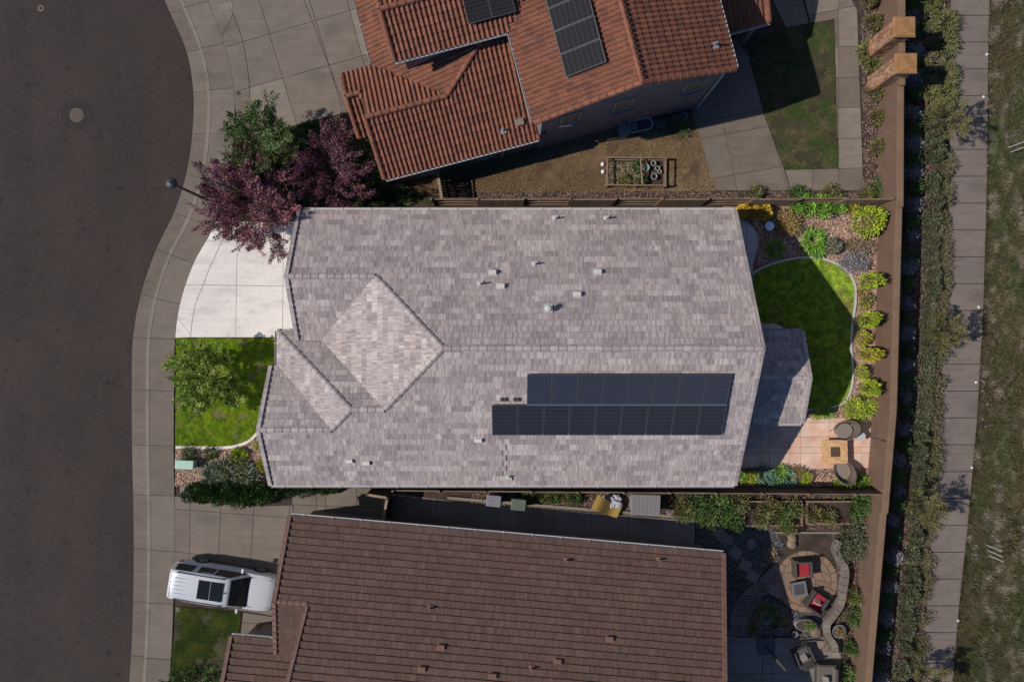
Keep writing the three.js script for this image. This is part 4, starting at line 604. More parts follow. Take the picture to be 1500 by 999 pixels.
// front bed of the grey house
shrub(277, 663, 0.38, 0.4, 'open', 'deep', 'small dark shrub in the front bed near the green utility box'); shrub(308, 663, 0.32, 0.35, 'open', 'deep', 'small dark shrub midway along the front lawn edging');
for (const [x, y, r] of [[312, 694, 0.5], [328, 690, 0.55], [345, 686, 0.6], [358, 694, 0.55], [340, 698, 0.5], [372, 697, 0.4]]) shrub(x, y, r, 0.5, 'blade', x % 2 ? 'olive' : 'sage', (x % 2 ? 'olive' : 'grey green') + ' strappy plant in the front bed', (x % 2 ? 'olive' : 'grey green') + ' strappy plants in the front bed');
shrub(351, 666, 0.36, 0.45, 'blade', 'lime', 'lime strappy plant at the bend of the front edging'); shrub(387, 679, 0.42, 0.6, 'round', 'limeYellow', 'yellow green rounded shrub against the front wall'); shrub(377, 651, 0.22, 0.25, 'open', 'lime', 'tiny lime clump at the end of the lawn edging');
// hedge between the two driveways
for (let i = 0; i < 9; i++) shrub(287 + i * 13.5, 720 + (i % 2) * 3, 0.55, 0.9, 'round', 'deep', 'dense dark green hedge plant between bed and brown house driveway', 'driveway hedge', 'hedge_plant');
for (let i = 0; i < 6; i++) shrub(412 + i * 16, 716 - i * 0.6, 0.36, 0.6, 'round', 'deep', 'low hedge plant along the side walk by the gutter', 'side walk hedge', 'hedge_plant');
// front of the terracotta house
for (const [x, y] of [[440, 195], [452, 205], [458, 190], [446, 216], [430, 262], [445, 275], [425, 285], [548, 280], [565, 285], [590, 284], [470, 285]]) shrub(x, y, rr(0.4, 0.55), 0.5, 'round', 'deep', 'low dark green shrub under the plum trees', 'low shrubs under the plum trees');
for (const [x, y] of [[405, 250], [420, 225], [430, 240], [412, 268]]) shrub(x, y, 0.5, 0.35, 'open', 'treeDark', 'low green ground plant between green tree and plum trees', 'ground plants under the green tree');
// back yard of the terracotta house
for (const [x, y, r, c] of [[1270, 2, 0.4, 'nOlive'], [1277, 35, 0.42, 'nOlive'], [1281, 135, 0.46, 'nOlive'], [1282, 172, 0.42, 'nOlive'], [1284, 219, 0.42, 'nOlive']]) shrub(x, y, r, 0.75, 'round', c, 'olive green rounded shrub in dark mulch by the tan wall', 'olive shrubs by the tan wall');
for (const [x, y] of [[1272, 78], [1284, 72], [1280, 92]]) shrub(x, y, 0.5, 0.5, 'blade', 'olive', 'dark spreading shrub at the foot of the stone pillars', 'pillar shrubs');
for (const [x, y, r, c] of [[1106, 283, 0.36, 'olive'], [1166, 284, 0.46, 'deep'], [1213, 284, 0.42, 'nOlive'], [1285, 285, 0.6, 'deep'], [1268, 288, 0.4, 'olive']]) shrub(x, y, r, 0.5, 'open', c, hue[c] + ' shrub in the mulch strip on the terracotta house side of the fence', hue[c] + ' mulch strip shrubs');
shrub(998, 188, 0.4, 0.4, 'open', 'deep', 'green weedy shrub in the shade of the terracotta house wall');
// planting between the tan wall and the public path
const wallR = (y) => y < 305 ? 1327 : y < 620 ? 1323 - (y - 305) * 0.028 : y < 740 ? 1314 - (y - 620) * 0.083 : 1304 - (y - 740) * 0.1;
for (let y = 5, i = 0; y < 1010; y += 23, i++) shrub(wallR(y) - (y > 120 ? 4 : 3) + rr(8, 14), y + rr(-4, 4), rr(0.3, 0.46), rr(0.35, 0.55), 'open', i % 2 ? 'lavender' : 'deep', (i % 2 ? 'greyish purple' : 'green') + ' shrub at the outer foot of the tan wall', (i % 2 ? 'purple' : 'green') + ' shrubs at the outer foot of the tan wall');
for (let y = 150; y < 1010; y += 14) { if (rnd() < (y > 640 ? 0.22 : 0.06)) continue; const x = at(PATH_L, y) - (y < 640 ? 29 : 30 + (y - 640) * 0.0) + rr(-3, 3); shrub(x, y + rr(-3, 3), rr(0.34, 0.55), rr(0.4, 0.75), 'round', 'hedge', 'grey green hedge plant in the row nearer the tan wall', 'grey green hedge row', 'hedge_plant'); }
for (let y = 215; y < 1010; y += 15) { if (rnd() < 0.14) continue; const x = at(PATH_L, y) - 11 + rr(-2, 2); shrub(x, y + rr(-3, 3), rr(0.32, 0.5), rr(0.3, 0.5), 'open', 'hedgeBrown', 'brownish olive hedge plant in the row along the public path', 'brownish hedge row', 'hedge_plant'); }
for (const [x, y, r] of [[1358, 28, 0.6], [1384, 36, 0.6], [1381, 66, 0.6], [1383, 112, 0.6], [1358, 130, 0.5], [1384, 140, 0.5], [1362, 8, 0.4], [1350, 100, 0.4], [1375, 160, 0.5]]) shrub(x, y, r, 0.6, 'blade', 'nGrass', 'grassy green clump beside the public path near the pillars', 'grassy clumps near the pillars', 'grass_clump');
// beds of the brown house
for (const [x, y, r, c] of [[1000, 748, 0.6, 'olive'], [1020, 740, 0.7, 'deep'], [1045, 738, 0.75, 'treeDark'], [1060, 752, 0.6, 'deep'], [1035, 758, 0.5, 'treeDark'], [1082, 735, 0.5, 'olive'], [1074, 764, 0.4, 'deep']]) shrub(x, y, r, 0.8, 'open', c, hue[c] + ' leafy bush at the end of the brown house side walk', hue[c] + ' bushes at the side walk end');
for (const [x, y, r, c] of [[1115, 755, 0.55, 'olive'], [1125, 742, 0.5, 'nOlive'], [1146, 752, 0.6, 'treeDark'], [1160, 745, 0.5, 'olive'], [1150, 770, 0.4, 'olive'], [1190, 752, 0.45, 'nOlive'], [1210, 755, 0.4, 'olive']]) shrub(x, y, r, 0.7, 'open', c, hue[c] + ' vegetable plant spilling from the timber vegetable beds', hue[c] + ' vegetable plants');
for (const [x, y, r, c] of [[1250, 745, 0.5, 'deep'], [1262, 732, 0.5, 'treeDark'], [1245, 785, 0.75, 'hedge'], [1236, 800, 0.6, 'hedge'], [1258, 795, 0.6, 'hedge'], [1245, 870, 0.4, 'olive'], [1250, 900, 0.5, 'deep'], [1243, 945, 0.35, 'deep'], [1236, 985, 0.55, 'treeDark'], [1256, 716, 0.5, 'deep'], [1230, 716, 0.4, 'treeDark']]) shrub(x, y, r, 0.75, 'open', c, hue[c] + ' leafy bush between curved seat wall and tan wall', hue[c] + ' bushes along the inside of the tan wall');
shrub(1128, 812, 0.35, 0.3, 'open', 'dryC', 'dry tan clump in the black gravel');
for (const [x, y, c] of [[1116, 890, 'olive'], [1108, 906, 'dryC'], [1122, 905, 'blue'], [1140, 905, 'olive'], [1150, 915, 'dryC'], [1105, 920, 'olive'], [1130, 895, 'deep']]) shrub(x, y, 0.28, 0.3, 'blade', c, hue[c] + ' succulent clump in shaded gravel by the oval planter', hue[c] + ' succulents in shaded gravel');
for (let i = 0; i < 5; i++) shrub(778 + i * 16 + rr(-3, 3), 727 + rr(-2, 2), 0.34, 0.5, 'open', i % 2 ? 'olive' : 'deep', (i % 2 ? 'olive' : 'dark green') + ' weedy shrub behind the wheeled bins', i % 2 ? 'olive weeds' : 'dark weeds');

// ---------------------------------------------------------------- grass, bark and gravel
function tuft(n, h, w, spread) { const pos = []; for (let i = 0; i < n; i++) { const a = rr(0, 6.28), x = rr(-spread, spread), z = rr(-spread, spread), l = rr(0.4, 1.1) * h, dx = Math.cos(a), dz = Math.sin(a); pos.push(x - dz * w, 0, z + dx * w, x + dz * w, 0, z - dx * w, x + dx * l * 0.7, l, z + dz * l * 0.7); } return geoFrom(pos); }
const tufts = [tuft(12, 0.07, 0.006, 0.05), tuft(12, 0.055, 0.007, 0.05), tuft(10, 0.16, 0.009, 0.09)];
function cover(name, geo, spots, colourOf, label, category, size = [0.8, 1.3], y = 0, flatTurn = false) {
  const im = new THREE.InstancedMesh(geo, std(1, 1, 1, { roughness: 0.8 }), spots.length), m = new THREE.Matrix4(), q = new THREE.Quaternion(), e = new THREE.Euler(), s = V3(1, 1, 1);
  spots.forEach(([x, z], i) => { e.set(flatTurn ? rr(-0.5, 0.5) : 0, rr(0, 6.28), flatTurn ? rr(-0.5, 0.5) : 0); const k = rr(...size); s.set(k, k, k); im.setMatrixAt(i, m.compose(V3(x, y, z), q.setFromEuler(e), s)); im.setColorAt(i, col(...colourOf(x, z))); });
  im.name = numbered(name); im.castShadow = im.receiveShadow = true; scene.add(im); return tag(im, label, category, undefined, 'stuff');
}
const mix = (a, b, t) => a.map((v, i) => v + (b[i] - v) * clamp(t)), jit = (c, k) => { const f = rr(1 - k, 1 + k); return c.map((v) => v * f); };
cover('grass', tufts[0], scatter(AREA.frontLawn, 950), (x, z) => jit(mix(mix([0.20, 0.345, 0.012], [0.46, 0.565, 0.03], (fbm(x * 5 + 40, z * 5 + 40, 256, 3) - 0.32) * 2.6), [0.46, 0.40, 0.19], (fbm(x * 2.2, z * 2.2 + 80) - 0.63) * 9), 0.42), 'short bright green grass of the front lawn', 'grass');
cover('grass', tufts[1], scatter(AREA.backLawn, 900), (x, z) => jit(mix(mix([0.17, 0.31, 0.015], [0.48, 0.60, 0.06], (fbm(x * 5 + 20, z * 5 + 60, 256, 3) - 0.32) * 2.4), [0.28, 0.22, 0.08], (fbm(x * 1.4 + 60, z * 1.4 + 9) - 0.58) * 4), 0.42), 'short clipped grass of the kidney shaped back lawn', 'grass');
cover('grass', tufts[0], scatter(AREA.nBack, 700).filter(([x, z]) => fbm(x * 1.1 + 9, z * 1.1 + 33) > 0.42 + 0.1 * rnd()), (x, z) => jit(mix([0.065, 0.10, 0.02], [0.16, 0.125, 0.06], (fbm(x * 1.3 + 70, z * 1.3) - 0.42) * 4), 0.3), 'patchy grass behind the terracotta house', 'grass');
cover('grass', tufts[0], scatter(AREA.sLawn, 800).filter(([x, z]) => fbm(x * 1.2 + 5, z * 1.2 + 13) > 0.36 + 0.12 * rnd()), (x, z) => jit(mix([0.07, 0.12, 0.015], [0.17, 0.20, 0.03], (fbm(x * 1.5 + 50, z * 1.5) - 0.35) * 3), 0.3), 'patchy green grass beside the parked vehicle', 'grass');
cover('dry_grass', tufts[0], scatter(AREA.nDry, 420).filter(([x, z]) => fbm(x * 0.9 + 15, z * 0.9 + 3) > 0.36 + 0.15 * rnd()), (x, z) => jit(mix([0.27, 0.175, 0.09], [0.34, 0.24, 0.13], (fbm(x * 0.8, z * 0.8) - 0.4) * 4), 0.35), 'dry straw coloured grass in the terracotta house side yard', 'dry grass', [0.8, 1.5]);
cover('meadow_grass', tufts[2], scatter(GP([...PATH_R.map(([x, y]) => [x + 2, y]), [1540, 1060], [1540, -60]]), 260).filter(([x, z]) => fbm(x * 2.6 + 30, z * 1.3 + 12) > 0.3 + 0.12 * rnd()), (x, z) => jit(mix(mix([0.062, 0.072, 0.021], [0.09, 0.071, 0.031], (fbm(x * 1.1 + 3, z * 0.3 + 44) - 0.4) * 5), [0.27, 0.225, 0.17], (fbm(x * 4.2 + 90, z * 1.8 + 5, 256, 5) - 0.56) * 9 * clamp((fbm(x * 0.7 + 11, z * 0.12 + 70) - 0.34) * 5)), 0.4), 'rough olive meadow grass beyond the public path', 'meadow grass', [0.8, 1.7]);
cover('weed_grass', tufts[0], scatter(AREA.nFront, 320).filter(([x, z]) => fbm(x + 5, z) > 0.45), () => jit([0.10, 0.14, 0.03], 0.4), 'thin green grass under the plum trees', 'grass');
const chip = new THREE.BoxGeometry(0.07, 0.016, 0.026), pebble = new THREE.IcosahedronGeometry(0.03, 0).scale(1, 0.6, 0.8);
const bark = [[0.42, 0.26, 0.19], [0.30, 0.17, 0.12], [0.52, 0.36, 0.28], [0.20, 0.11, 0.08], [0.58, 0.43, 0.36]], barkDimmed = bark.map((c) => c.map((v) => v * 0.42));  // second palette: same bark with the dimming outside the lot in its colour
const hard = [AREA.backLawn, GP([[1060, 474], [1150, 474], [1150, 595], [1183, 612], [1276, 613], [1276, 687], [1060, 687]]), GP([[1060, 322], [1104, 325], [1111, 358], [1103, 420], [1060, 420]])];
cover('bark_mulch', chip, scatter(AREA.backBed, 330, hard).concat(scatter(AREA.frontBed, 330)), () => jit(pick(bark), 0.25), 'reddish bark chips in the beds of the grey house', 'bark mulch', [0.7, 1.5], 0.002, true);
cover('bark_mulch', chip, scatter(AREA.nMulch, 200).concat(scatter(AREA.sBed, 170)), () => jit(pick(barkDimmed), 0.25), 'dark brown bark chips along fence and walls', 'bark mulch', [0.7, 1.5], 0.002, true);
{ const vergeP = GP([[1330, -30], [1392, -30], [1388, 480], [1370, 760], [1346, 1020], [1282, 1020], [1308, 740], [1326, 300]]); cover('bark_mulch', chip, scatter(vergeP, 150), () => jit(pick(barkDimmed), 0.25), 'dark bark chips between tan wall and public path', 'bark mulch', [0.7, 1.5], -0.006, true); }
cover('gravel', pebble, scatter(AREA.sGravel, 420).concat(scatter(AREA.sGravel2, 420)), () => jit(pick([[0.075, 0.072, 0.075], [0.12, 0.115, 0.115], [0.05, 0.05, 0.055], [0.18, 0.17, 0.165]]), 0.3), 'black gravel round the stepping stones and curved flagstone path', 'gravel', [0.6, 1.4], 0.0, true);

{ // weeds standing up out of the meadow
  const big = shrubGeo('blade', [[1, 1, 1], [0.8, 0.85, 0.8], [1.15, 1.1, 1]], 0.22, 0.24, 60, 0.16), spots = scatter(GP([...PATH_R.map(([x, y]) => [x + 6, y]), [1530, 1060], [1530, -60]]), 7).filter(([x, z]) => fbm(x * 0.8 + 60, z * 0.4 + 21) > 0.42);
  const im = cover('meadow_weeds', big, spots, (x, z) => jit(mix([0.06, 0.075, 0.022], [0.12, 0.09, 0.04], (fbm(x * 0.9 + 15, z * 0.5 + 66) - 0.42) * 5), 0.35), 'dark weed clumps standing in the meadow grass', 'weeds', [0.5, 1.5], -0.02); im.material.vertexColors = true;
}

// ---------------------------------------------------------------- tan wall with stepped coping and two stone pillars
{
  const W = thing('boundary_wall', 'long tan stucco boundary wall with stepped coping along the public path', 'wall');
  const segs = [[[20.03, -22], [20.02, -13.1], 2.25], [[20.02, -13.1], [20.0, -6.9], 2.12], [[20.0, -6.9], [19.72, 3.5], 2.0], [[19.72, 3.5], [19.27, 8.9], 2.0], [[19.27, 8.9], [18.3, 20], 1.86]];
  for (const [a, b, h] of segs) {
    const dx = b[0] - a[0], dz = b[1] - a[1], l = Math.hypot(dx, dz), nx = -dz / l, nz = dx / l, off = (p, d) => [p[0] + nx * d, p[1] + nz * d];
    mesh('wall_panel', prism([off(a, 0.1), off(b, 0.1), off(b, -0.1), off(a, -0.1)], -0.15, h - 0.1), M.wall, W);
    const n = Math.max(1, Math.round(l / 2.4));
    for (let i = 0; i < n; i++) { const p = (t) => [a[0] + dx * t, a[1] + dz * t], s = p((i + 0.002) / n), e = p((i + 0.998) / n); mesh('coping_stone', merge([prism([off(s, 0.17), off(e, 0.17), off(e, -0.17), off(s, -0.17)], h - 0.1, h - 0.03), prism([off(s, 0.13), off(e, 0.13), off(e, -0.13), off(s, -0.13)], h - 0.03, h)]), M.wallCap, W); }
    for (let i = 1; i < n; i++) { const p = [a[0] + dx * i / n, a[1] + dz * i / n]; mesh('control_joint', prism([off([p[0] - dx / l * 0.012, p[1] - dz / l * 0.012], 0.104), off([p[0] + dx / l * 0.012, p[1] + dz / l * 0.012], 0.104), off([p[0] + dx / l * 0.012, p[1] + dz / l * 0.012], 0.098), off([p[0] - dx / l * 0.012, p[1] - dz / l * 0.012], 0.098)], 0, h - 0.12), M.wallCap, W); }
  }
  const stones = [[0.34, 0.175, 0.09], [0.27, 0.125, 0.066], [0.40, 0.23, 0.13], [0.22, 0.11, 0.07], [0.31, 0.19, 0.13]].map((c) => std(...c, { map: T.stucco }));
  for (const [px, py, lab] of [[1326, 39, 'stone pillar with square tan cap beside the dark spreading shrub'], [1328.5, 92.5, 'stone pillar with square tan cap nearest the step in the coping']]) {
    const h = 3.1, [x, z] = G(px, py, h), P = thing('stone_pillar', lab, 'pillar', x, 0, z, 0.0, 'stone pillars in the tan wall'), w = 0.43;
    mesh('core', bx(2 * w - 0.06, h - 0.1, 2 * w - 0.06, 0, (h - 0.1) / 2, 0), stones[3], P);
    for (let c = 0; c < 14; c++) for (const [ax, sg] of [['x', -1], ['x', 1], ['z', -1], ['z', 1]]) { let t = -w; while (t < w - 0.02) { const l = Math.min(rr(0.16, 0.34), w - t), g = rbx(l - 0.015, (h - 0.1) / 14 - 0.014, 0.07 + rr(0, 0.03), 0, 0, 0, 0.012, 1); const m = mesh('facing_stone', g, pick(stones), P); const y = (c + 0.5) * (h - 0.1) / 14; if (ax === 'z') m.position.set(t + l / 2, y, sg * (w - 0.02)); else { m.position.set(sg * (w - 0.02), y, t + l / 2); m.rotation.y = Math.PI / 2; } t += l; } }
    mesh('pillar_cap', merge([rbx(1.13, 0.1, 1.03, 0, h - 0.05, 0, 0.03), rbx(1.03, 0.06, 0.93, 0, h + 0.02, 0, 0.025)]), M.pillarCap, P);
  }
}
// ---------------------------------------------------------------- fences
function fence(name, label, a, b, h, bw, mats, flip) {
  const l = Math.hypot(b[0] - a[0], b[1] - a[1]), F = thing(name, label, 'fence', a[0], 0, a[1], Math.atan2(-(b[1] - a[1]), b[0] - a[0])), n = Math.round(l / bw), g = mats.map(() => bx(bw - 0.012, h, 0.02));
  for (let i = 0; i < n; i++) { const side = flip ? (Math.floor(i * bw / 2.4) % 2 ? 1 : -1) : 1, m = mesh('board', g[0], pick(mats), F); m.position.set((i + 0.5) * l / n, h / 2, side * 0.045); m.scale.y = rr(0.985, 1.01); }
  for (const y of [0.3, h * 0.55, h - 0.12]) mesh('rail', bx(l, 0.085, 0.045, l / 2, y, 0), M.wood2, F);
  for (let x = 0; x <= l + 0.01; x += 2.4) mesh('post', bx(0.1, h + 0.06, 0.1, Math.min(x, l - 0.05), (h + 0.06) / 2, 0), M.wood2, F);
  if (!flip) mesh('top_rail', bx(l, 0.04, 0.13, l / 2, h + 0.04, 0), M.wood3, F); return F;
}
const fw = [M.wood, M.wood2, M.wood3];
fence('wooden_fence', 'weathered board fence between grey house and terracotta house', [-4.2, -7.35], [19.8, -7.38], 1.8, 0.15, fw, true);
const fd = [std(0.15, 0.105, 0.075, { map: T.wood }), std(0.12, 0.085, 0.06, { map: T.wood }), std(0.17, 0.12, 0.085, { map: T.wood })];
fence('wooden_fence', 'dark board fence between grey house and brown house', [-6.2, 7.78], [19.2, 7.98], 1.8, 0.15, fd, true);
fence('garden_gate', 'wooden gate across the brown house side walk', G(573.5, 722), G(568, 756), 1.5, 0.14, fd, false).userData.category = 'gate';
fence('garden_gate', 'short wooden return fence joining gate and hedge', G(546, 716), G(573, 720.5), 1.5, 0.14, fd, false).userData.category = 'gate';
fence('garden_gate', 'dark wooden gate between terracotta garage and fence', G(645, 262), G(651, 300), 1.5, 0.14, fd, false).userData.category = 'gate';
{ const [x, z] = G(678, 273), o = thing('wooden_pallet', 'dark wooden pallet lying behind the terracotta garage gate', 'pallet', x, 0, z, 0.1); for (let i = 0; i < 7; i++) mesh('slat', bx(1.1, 0.03, 0.1, 0, 0.13, -0.6 + i * 0.2), M.woodDark, o); for (const s of [-0.5, 0, 0.5]) mesh('bearer', bx(0.1, 0.11, 1.35, s, 0.055, 0), M.woodDark, o); }

// ---------------------------------------------------------------- street things
{
  const [x, z] = G(313, 297.5), o = thing('street_lamp', 'black street lamp post with round head above the kerb', 'street lamp', x, 0, z), h = 5.0;
  mesh('post', merge([cyl(0.055, 0.09, h, 0, h / 2, 0, 12), cyl(0.13, 0.17, 0.5, 0, 0.25, 0, 12), cyl(0.11, 0.11, 0.06, 0, 0.55, 0, 12)]), M.black, o);
  const head = mesh('lamp_head', merge([new THREE.LatheGeometry([[0.02, 0.16], [0.10, 0.15], [0.22, 0.10], [0.28, 0.03], [0.28, -0.02], [0.20, -0.03]].map((p) => new THREE.Vector2(...p)), 20), cyl(0.03, 0.03, 0.12, 0, 0.2, 0, 8)]), new THREE.MeshStandardMaterial({ color: col(0.02, 0.021, 0.024), roughness: 0.55, side: THREE.DoubleSide }), o); head.position.set(0, h + 0.02, 0);
  mesh('lens', cyl(0.2, 0.12, 0.12, 0, -0.08, 0, 16), M.grey, head); mesh('bracket', merge([bar(V3(0, h - 0.3, 0), V3(-0.3, h + 0.0, 0.05), 0.015), bar(V3(0.3, h, -0.05), V3(0, h - 0.3, 0), 0.015)]), M.black, o);
}
{
  const [x, z] = G(110, 168), o = thing('manhole', 'round cast iron manhole cover in a dark asphalt patch', 'manhole cover', x, -0.1, z);
  mesh('asphalt_patch', cyl(0.86, 0.86, 0.01, 0, 0.002, 0, 40), M.patch, o); mesh('frame_ring', cyl(0.38, 0.38, 0.014, 0, 0.008, 0, 32), M.darkGrey, o); const c = mesh('cover', cyl(0.345, 0.345, 0.012, 0, 0.013, 0, 32), std(0.075, 0.055, 0.044, { roughness: 0.8 }), o);
  const g = []; for (let i = -5; i <= 5; i++) for (let j = -5; j <= 5; j++) if (i * i + j * j < 25) g.push(bx(0.035, 0.008, 0.035, i * 0.06, 0.021, j * 0.06)); mesh('tread_studs', merge(g), std(0.10, 0.073, 0.057), c).userData.kind = 'stuff';
  const [x2, z2] = G(57, 11), p = thing('valve_cover', 'small pale round valve cap in the asphalt', 'valve cover', x2, -0.1, z2); mesh('collar', cyl(0.17, 0.17, 0.012, 0, 0.005, 0, 20), M.pave2, p); mesh('lid', cyl(0.09, 0.09, 0.012, 0, 0.012, 0, 16), M.patch, p);
}
function lid(name, label, cat, px, py, w, d, turn, m, y = 0.03, group) { const [x, z] = G(px, py), o = thing(name, label, cat, x, y, z, turn, group); mesh('rim', rbx(w, 0.03, d, 0, 0, 0, 0.012), m, o); mesh('lid', rbx(w - 0.08, 0.02, d - 0.08, 0, 0.012, 0, 0.008), m, o); mesh('finger_hole', cyl(0.025, 0.025, 0.008, w * 0.2, 0.021, 0, 10), M.darkGrey, o); return o; }
lid('meter_box', 'white water meter box lid in the pale driveway under the plum tree', 'meter box', 315, 347, 0.52, 0.32, -0.35, M.white);
lid('meter_box', 'tan concrete meter box lid in the mulch at the top driveway', 'meter box', 331, 10, 0.75, 0.45, 0.25, M.kerb, 0.02); lid('meter_box', 'tan concrete meter box lid at the end of the driveway hedge', 'meter box', 270, 718, 0.5, 0.4, 0, M.kerb, 0.01);
{ const [x, z] = G(349, 137), o = thing('drain_cover', 'small dark round cover in the terracotta house driveway', 'drain cover', x, 0.026, z); mesh('rim', cyl(0.12, 0.12, 0.012, 0, 0.002, 0, 20), M.darkGrey, o); mesh('grate', cyl(0.09, 0.09, 0.012, 0, 0.006, 0, 16), M.black, o); }
{ const [x, z] = G(276, 678.5), o = thing('utility_box', 'mint green metal utility box in the front bed', 'utility box', x, 0, z, -0.04), m = std(0.40, 0.58, 0.46, { roughness: 0.6, map: T.speck }); mesh('cabinet', rbx(0.94, 0.5, 0.42, 0, 0.27, 0, 0.05, 3), m, o); mesh('lid', rbx(1.0, 0.09, 0.48, 0, 0.54, 0, 0.045, 4), m, o); mesh('base', bx(1.15, 0.06, 0.56, 0, 0.0, 0), M.kerb, o); mesh('latch', bx(0.06, 0.1, 0.03, 0.2, 0.32, -0.225), M.steel, o); }
// ---------------------------------------------------------------- white sport utility vehicle
{
  const o = thing('parked_car', 'white sport utility vehicle with dark sunroof parked under the brown roof edge', 'car', -15.03, 0.02, 13.03, -8.97 * Math.PI / 180);
  const paint = new THREE.MeshPhysicalMaterial({ color: col(0.44, 0.44, 0.455), roughness: 0.32, clearcoat: 0.8, clearcoatRoughness: 0.08, side: THREE.DoubleSide });
  function loft(sections) { const pos = [], n = sections[0].length; for (let i = 0; i < sections.length - 1; i++) for (let j = 0; j < n - 1; j++) { const a = sections[i][j], b = sections[i][j + 1], c = sections[i + 1][j], d = sections[i + 1][j + 1]; pos.push(...a, ...b, ...c, ...c, ...b, ...d); } for (const s of [sections[0], sections[sections.length - 1]]) for (let j = 1; j < n - 1; j++) pos.push(...s[0], ...s[j], ...s[j + 1]); return geoFrom(pos); }
  const mir = (half, x) => [...half.map(([z, y]) => [x, y, -z]), ...[...half].reverse().map(([z, y]) => [x, y, z])];
  const dense = (st, n) => { const out = [], c = st.map((v) => new THREE.Vector4(...v)); for (let i = 0; i < st.length - 1; i++) for (let k = 0; k < (i === st.length - 2 ? n + 1 : n); k++) { const t = k / n, p = [c[Math.max(0, i - 1)], c[i], c[i + 1], c[Math.min(st.length - 1, i + 2)]], q = ['x', 'y', 'z', 'w'].map((m, mi) => { const [a, b, d, e] = p.map((v) => v[m]); if (mi === 0) return b + (d - b) * t; const v = 0.5 * (2 * b + (d - a) * t + (2 * a - 5 * b + 4 * d - e) * t * t + (3 * b - a - 3 * d + e) * t * t * t); return clamp(v, Math.min(b, d) - 0.02, Math.max(b, d) + 0.02); }); out.push(q); } return out; };
  const low = dense([[-3.0, 0.66, 0.80, 0.50], [-2.96, 0.84, 1.02, 0.42], [-2.85, 0.93, 1.07, 0.38], [-2.5, 0.98, 1.09, 0.34], [-1.2, 1.0, 1.10, 0.32], [0.6, 1.0, 1.12, 0.32], [1.15, 0.99, 1.16, 0.32], [1.8, 0.98, 1.14, 0.34], [2.2, 0.93, 1.08, 0.36], [2.42, 0.82, 0.98, 0.4], [2.5, 0.66, 0.8, 0.45]], 4).map(([x, w, t, b]) => mir([[w * 0.9, b], [w * 0.985, b + (t - b) * 0.18], [w, b + (t - b) * 0.45], [w, b + (t - b) * 0.68], [w * 0.985, t - (t - b) * 0.14], [w * 0.95, t - 0.035], [w * 0.88, t - 0.008], [w * 0.72, t + 0.016], [w * 0.5, t + 0.028], [w * 0.2, t + 0.035]], x));
  const cab = dense([[-2.97, 0.84, 0.66, 1.10], [-2.93, 0.87, 0.70, 1.55], [-2.86, 0.89, 0.735, 1.72], [-2.6, 0.91, 0.765, 1.80], [-1.2, 0.92, 0.785, 1.85], [-0.2, 0.92, 0.78, 1.835], [0.16, 0.915, 0.76, 1.795], [0.32, 0.912, 0.757, 1.73], [0.75, 0.905, 0.80, 1.44], [1.2, 0.90, 0.86, 1.13]], 4).map(([x, wb, wr, y]) => { const k = clamp((y - 1.1) * 2); return mir([[wb, 1.02], [wr + (wb - wr) * 0.14, y - 0.11 * k], [wr + 0.0, y - 0.055 * k], [wr - 0.05, y - 0.018 * k], [wr * 0.8, y + 0.002], [wr * 0.5, y + 0.014], [wr * 0.15, y + 0.02]], x); });
  mesh('body', toCreasedNormals(merge([loft(low), loft(cab)]), 0.75), paint, o);
  mesh('underbody', bx(5.0, 0.18, 1.7, -0.2, 0.36, 0), M.black, o);
  const tint = new THREE.MeshPhysicalMaterial({ color: col(0.012, 0.013, 0.014), roughness: 0.05, specularIntensity: 0.55, side: THREE.DoubleSide });
  const panel = (name, c, m, t = 0.012, parent = o) => { const p = c.map((v) => V3(...v)), n = p[1].clone().sub(p[0]).cross(p[3].clone().sub(p[0])).normalize(); if (n.dot(p[0].clone().sub(V3(-0.6, 0.9, 0))) < 0) n.negate(); const q = p.map((v) => v.clone().addScaledVector(n, t)), r = p.map((v) => v.clone().addScaledVector(n, -0.02)), pos = []; const f = (a, b, c2, d) => pos.push(...a.toArray(), ...b.toArray(), ...c2.toArray(), ...a.toArray(), ...c2.toArray(), ...d.toArray()); f(...q); for (let i = 0; i < 4; i++) { const j = (i + 1) % 4; f(q[i], r[i], r[j], q[j]); } return mesh(name, geoFrom(pos), m, parent); };
  panel('windshield', [[0.34, 1.725, -0.66], [0.34, 1.725, 0.66], [1.12, 1.205, 0.78], [1.12, 1.205, -0.78]], tint, 0.034);
  panel('rear_window', [[-2.90, 1.60, -0.60], [-2.90, 1.60, 0.60], [-2.965, 1.18, 0.68], [-2.965, 1.18, -0.68]], tint);
  for (const s of [-1, 1]) {
    const q = (x, t) => [x, 1.12 + 0.60 * t, s * (0.905 - 0.112 * t)];
    panel('side_window', [q(-2.62, 1), q(-1.75, 1), q(-1.72, 0), q(-2.70, 0)], tint); panel('side_window', [q(-1.48, 1), q(-0.68, 1), q(-0.64, 0), q(-1.5, 0)], tint); panel('side_window', [q(-0.60, 1), q(0.18, 1), q(0.86, 0), q(-0.56, 0)], tint);
    const rail = mesh('roof_rail', merge([bar(V3(-2.4, 1.87, s * 0.70), V3(0.0, 1.89, s * 0.70), 0.02, 6), ...[-2.4, -1.2, 0].map((x) => bx(0.12, 0.06, 0.035, x, 1.85, s * 0.70))]), M.black, o);
    const mir2 = mesh('wing_mirror', rbx(0.14, 0.18, 0.26, 0.72, 1.22, s * 1.06, 0.05, 3), paint, o); mesh('mirror_glass', bx(0.01, 0.13, 0.19, 0.648, 1.22, s * 1.07), M.steel, mir2);
    for (const x of [-1.0, 0.05]) mesh('door_handle', rbx(0.22, 0.035, 0.04, x, 0.98, s * 1.0, 0.012), M.steel, o);
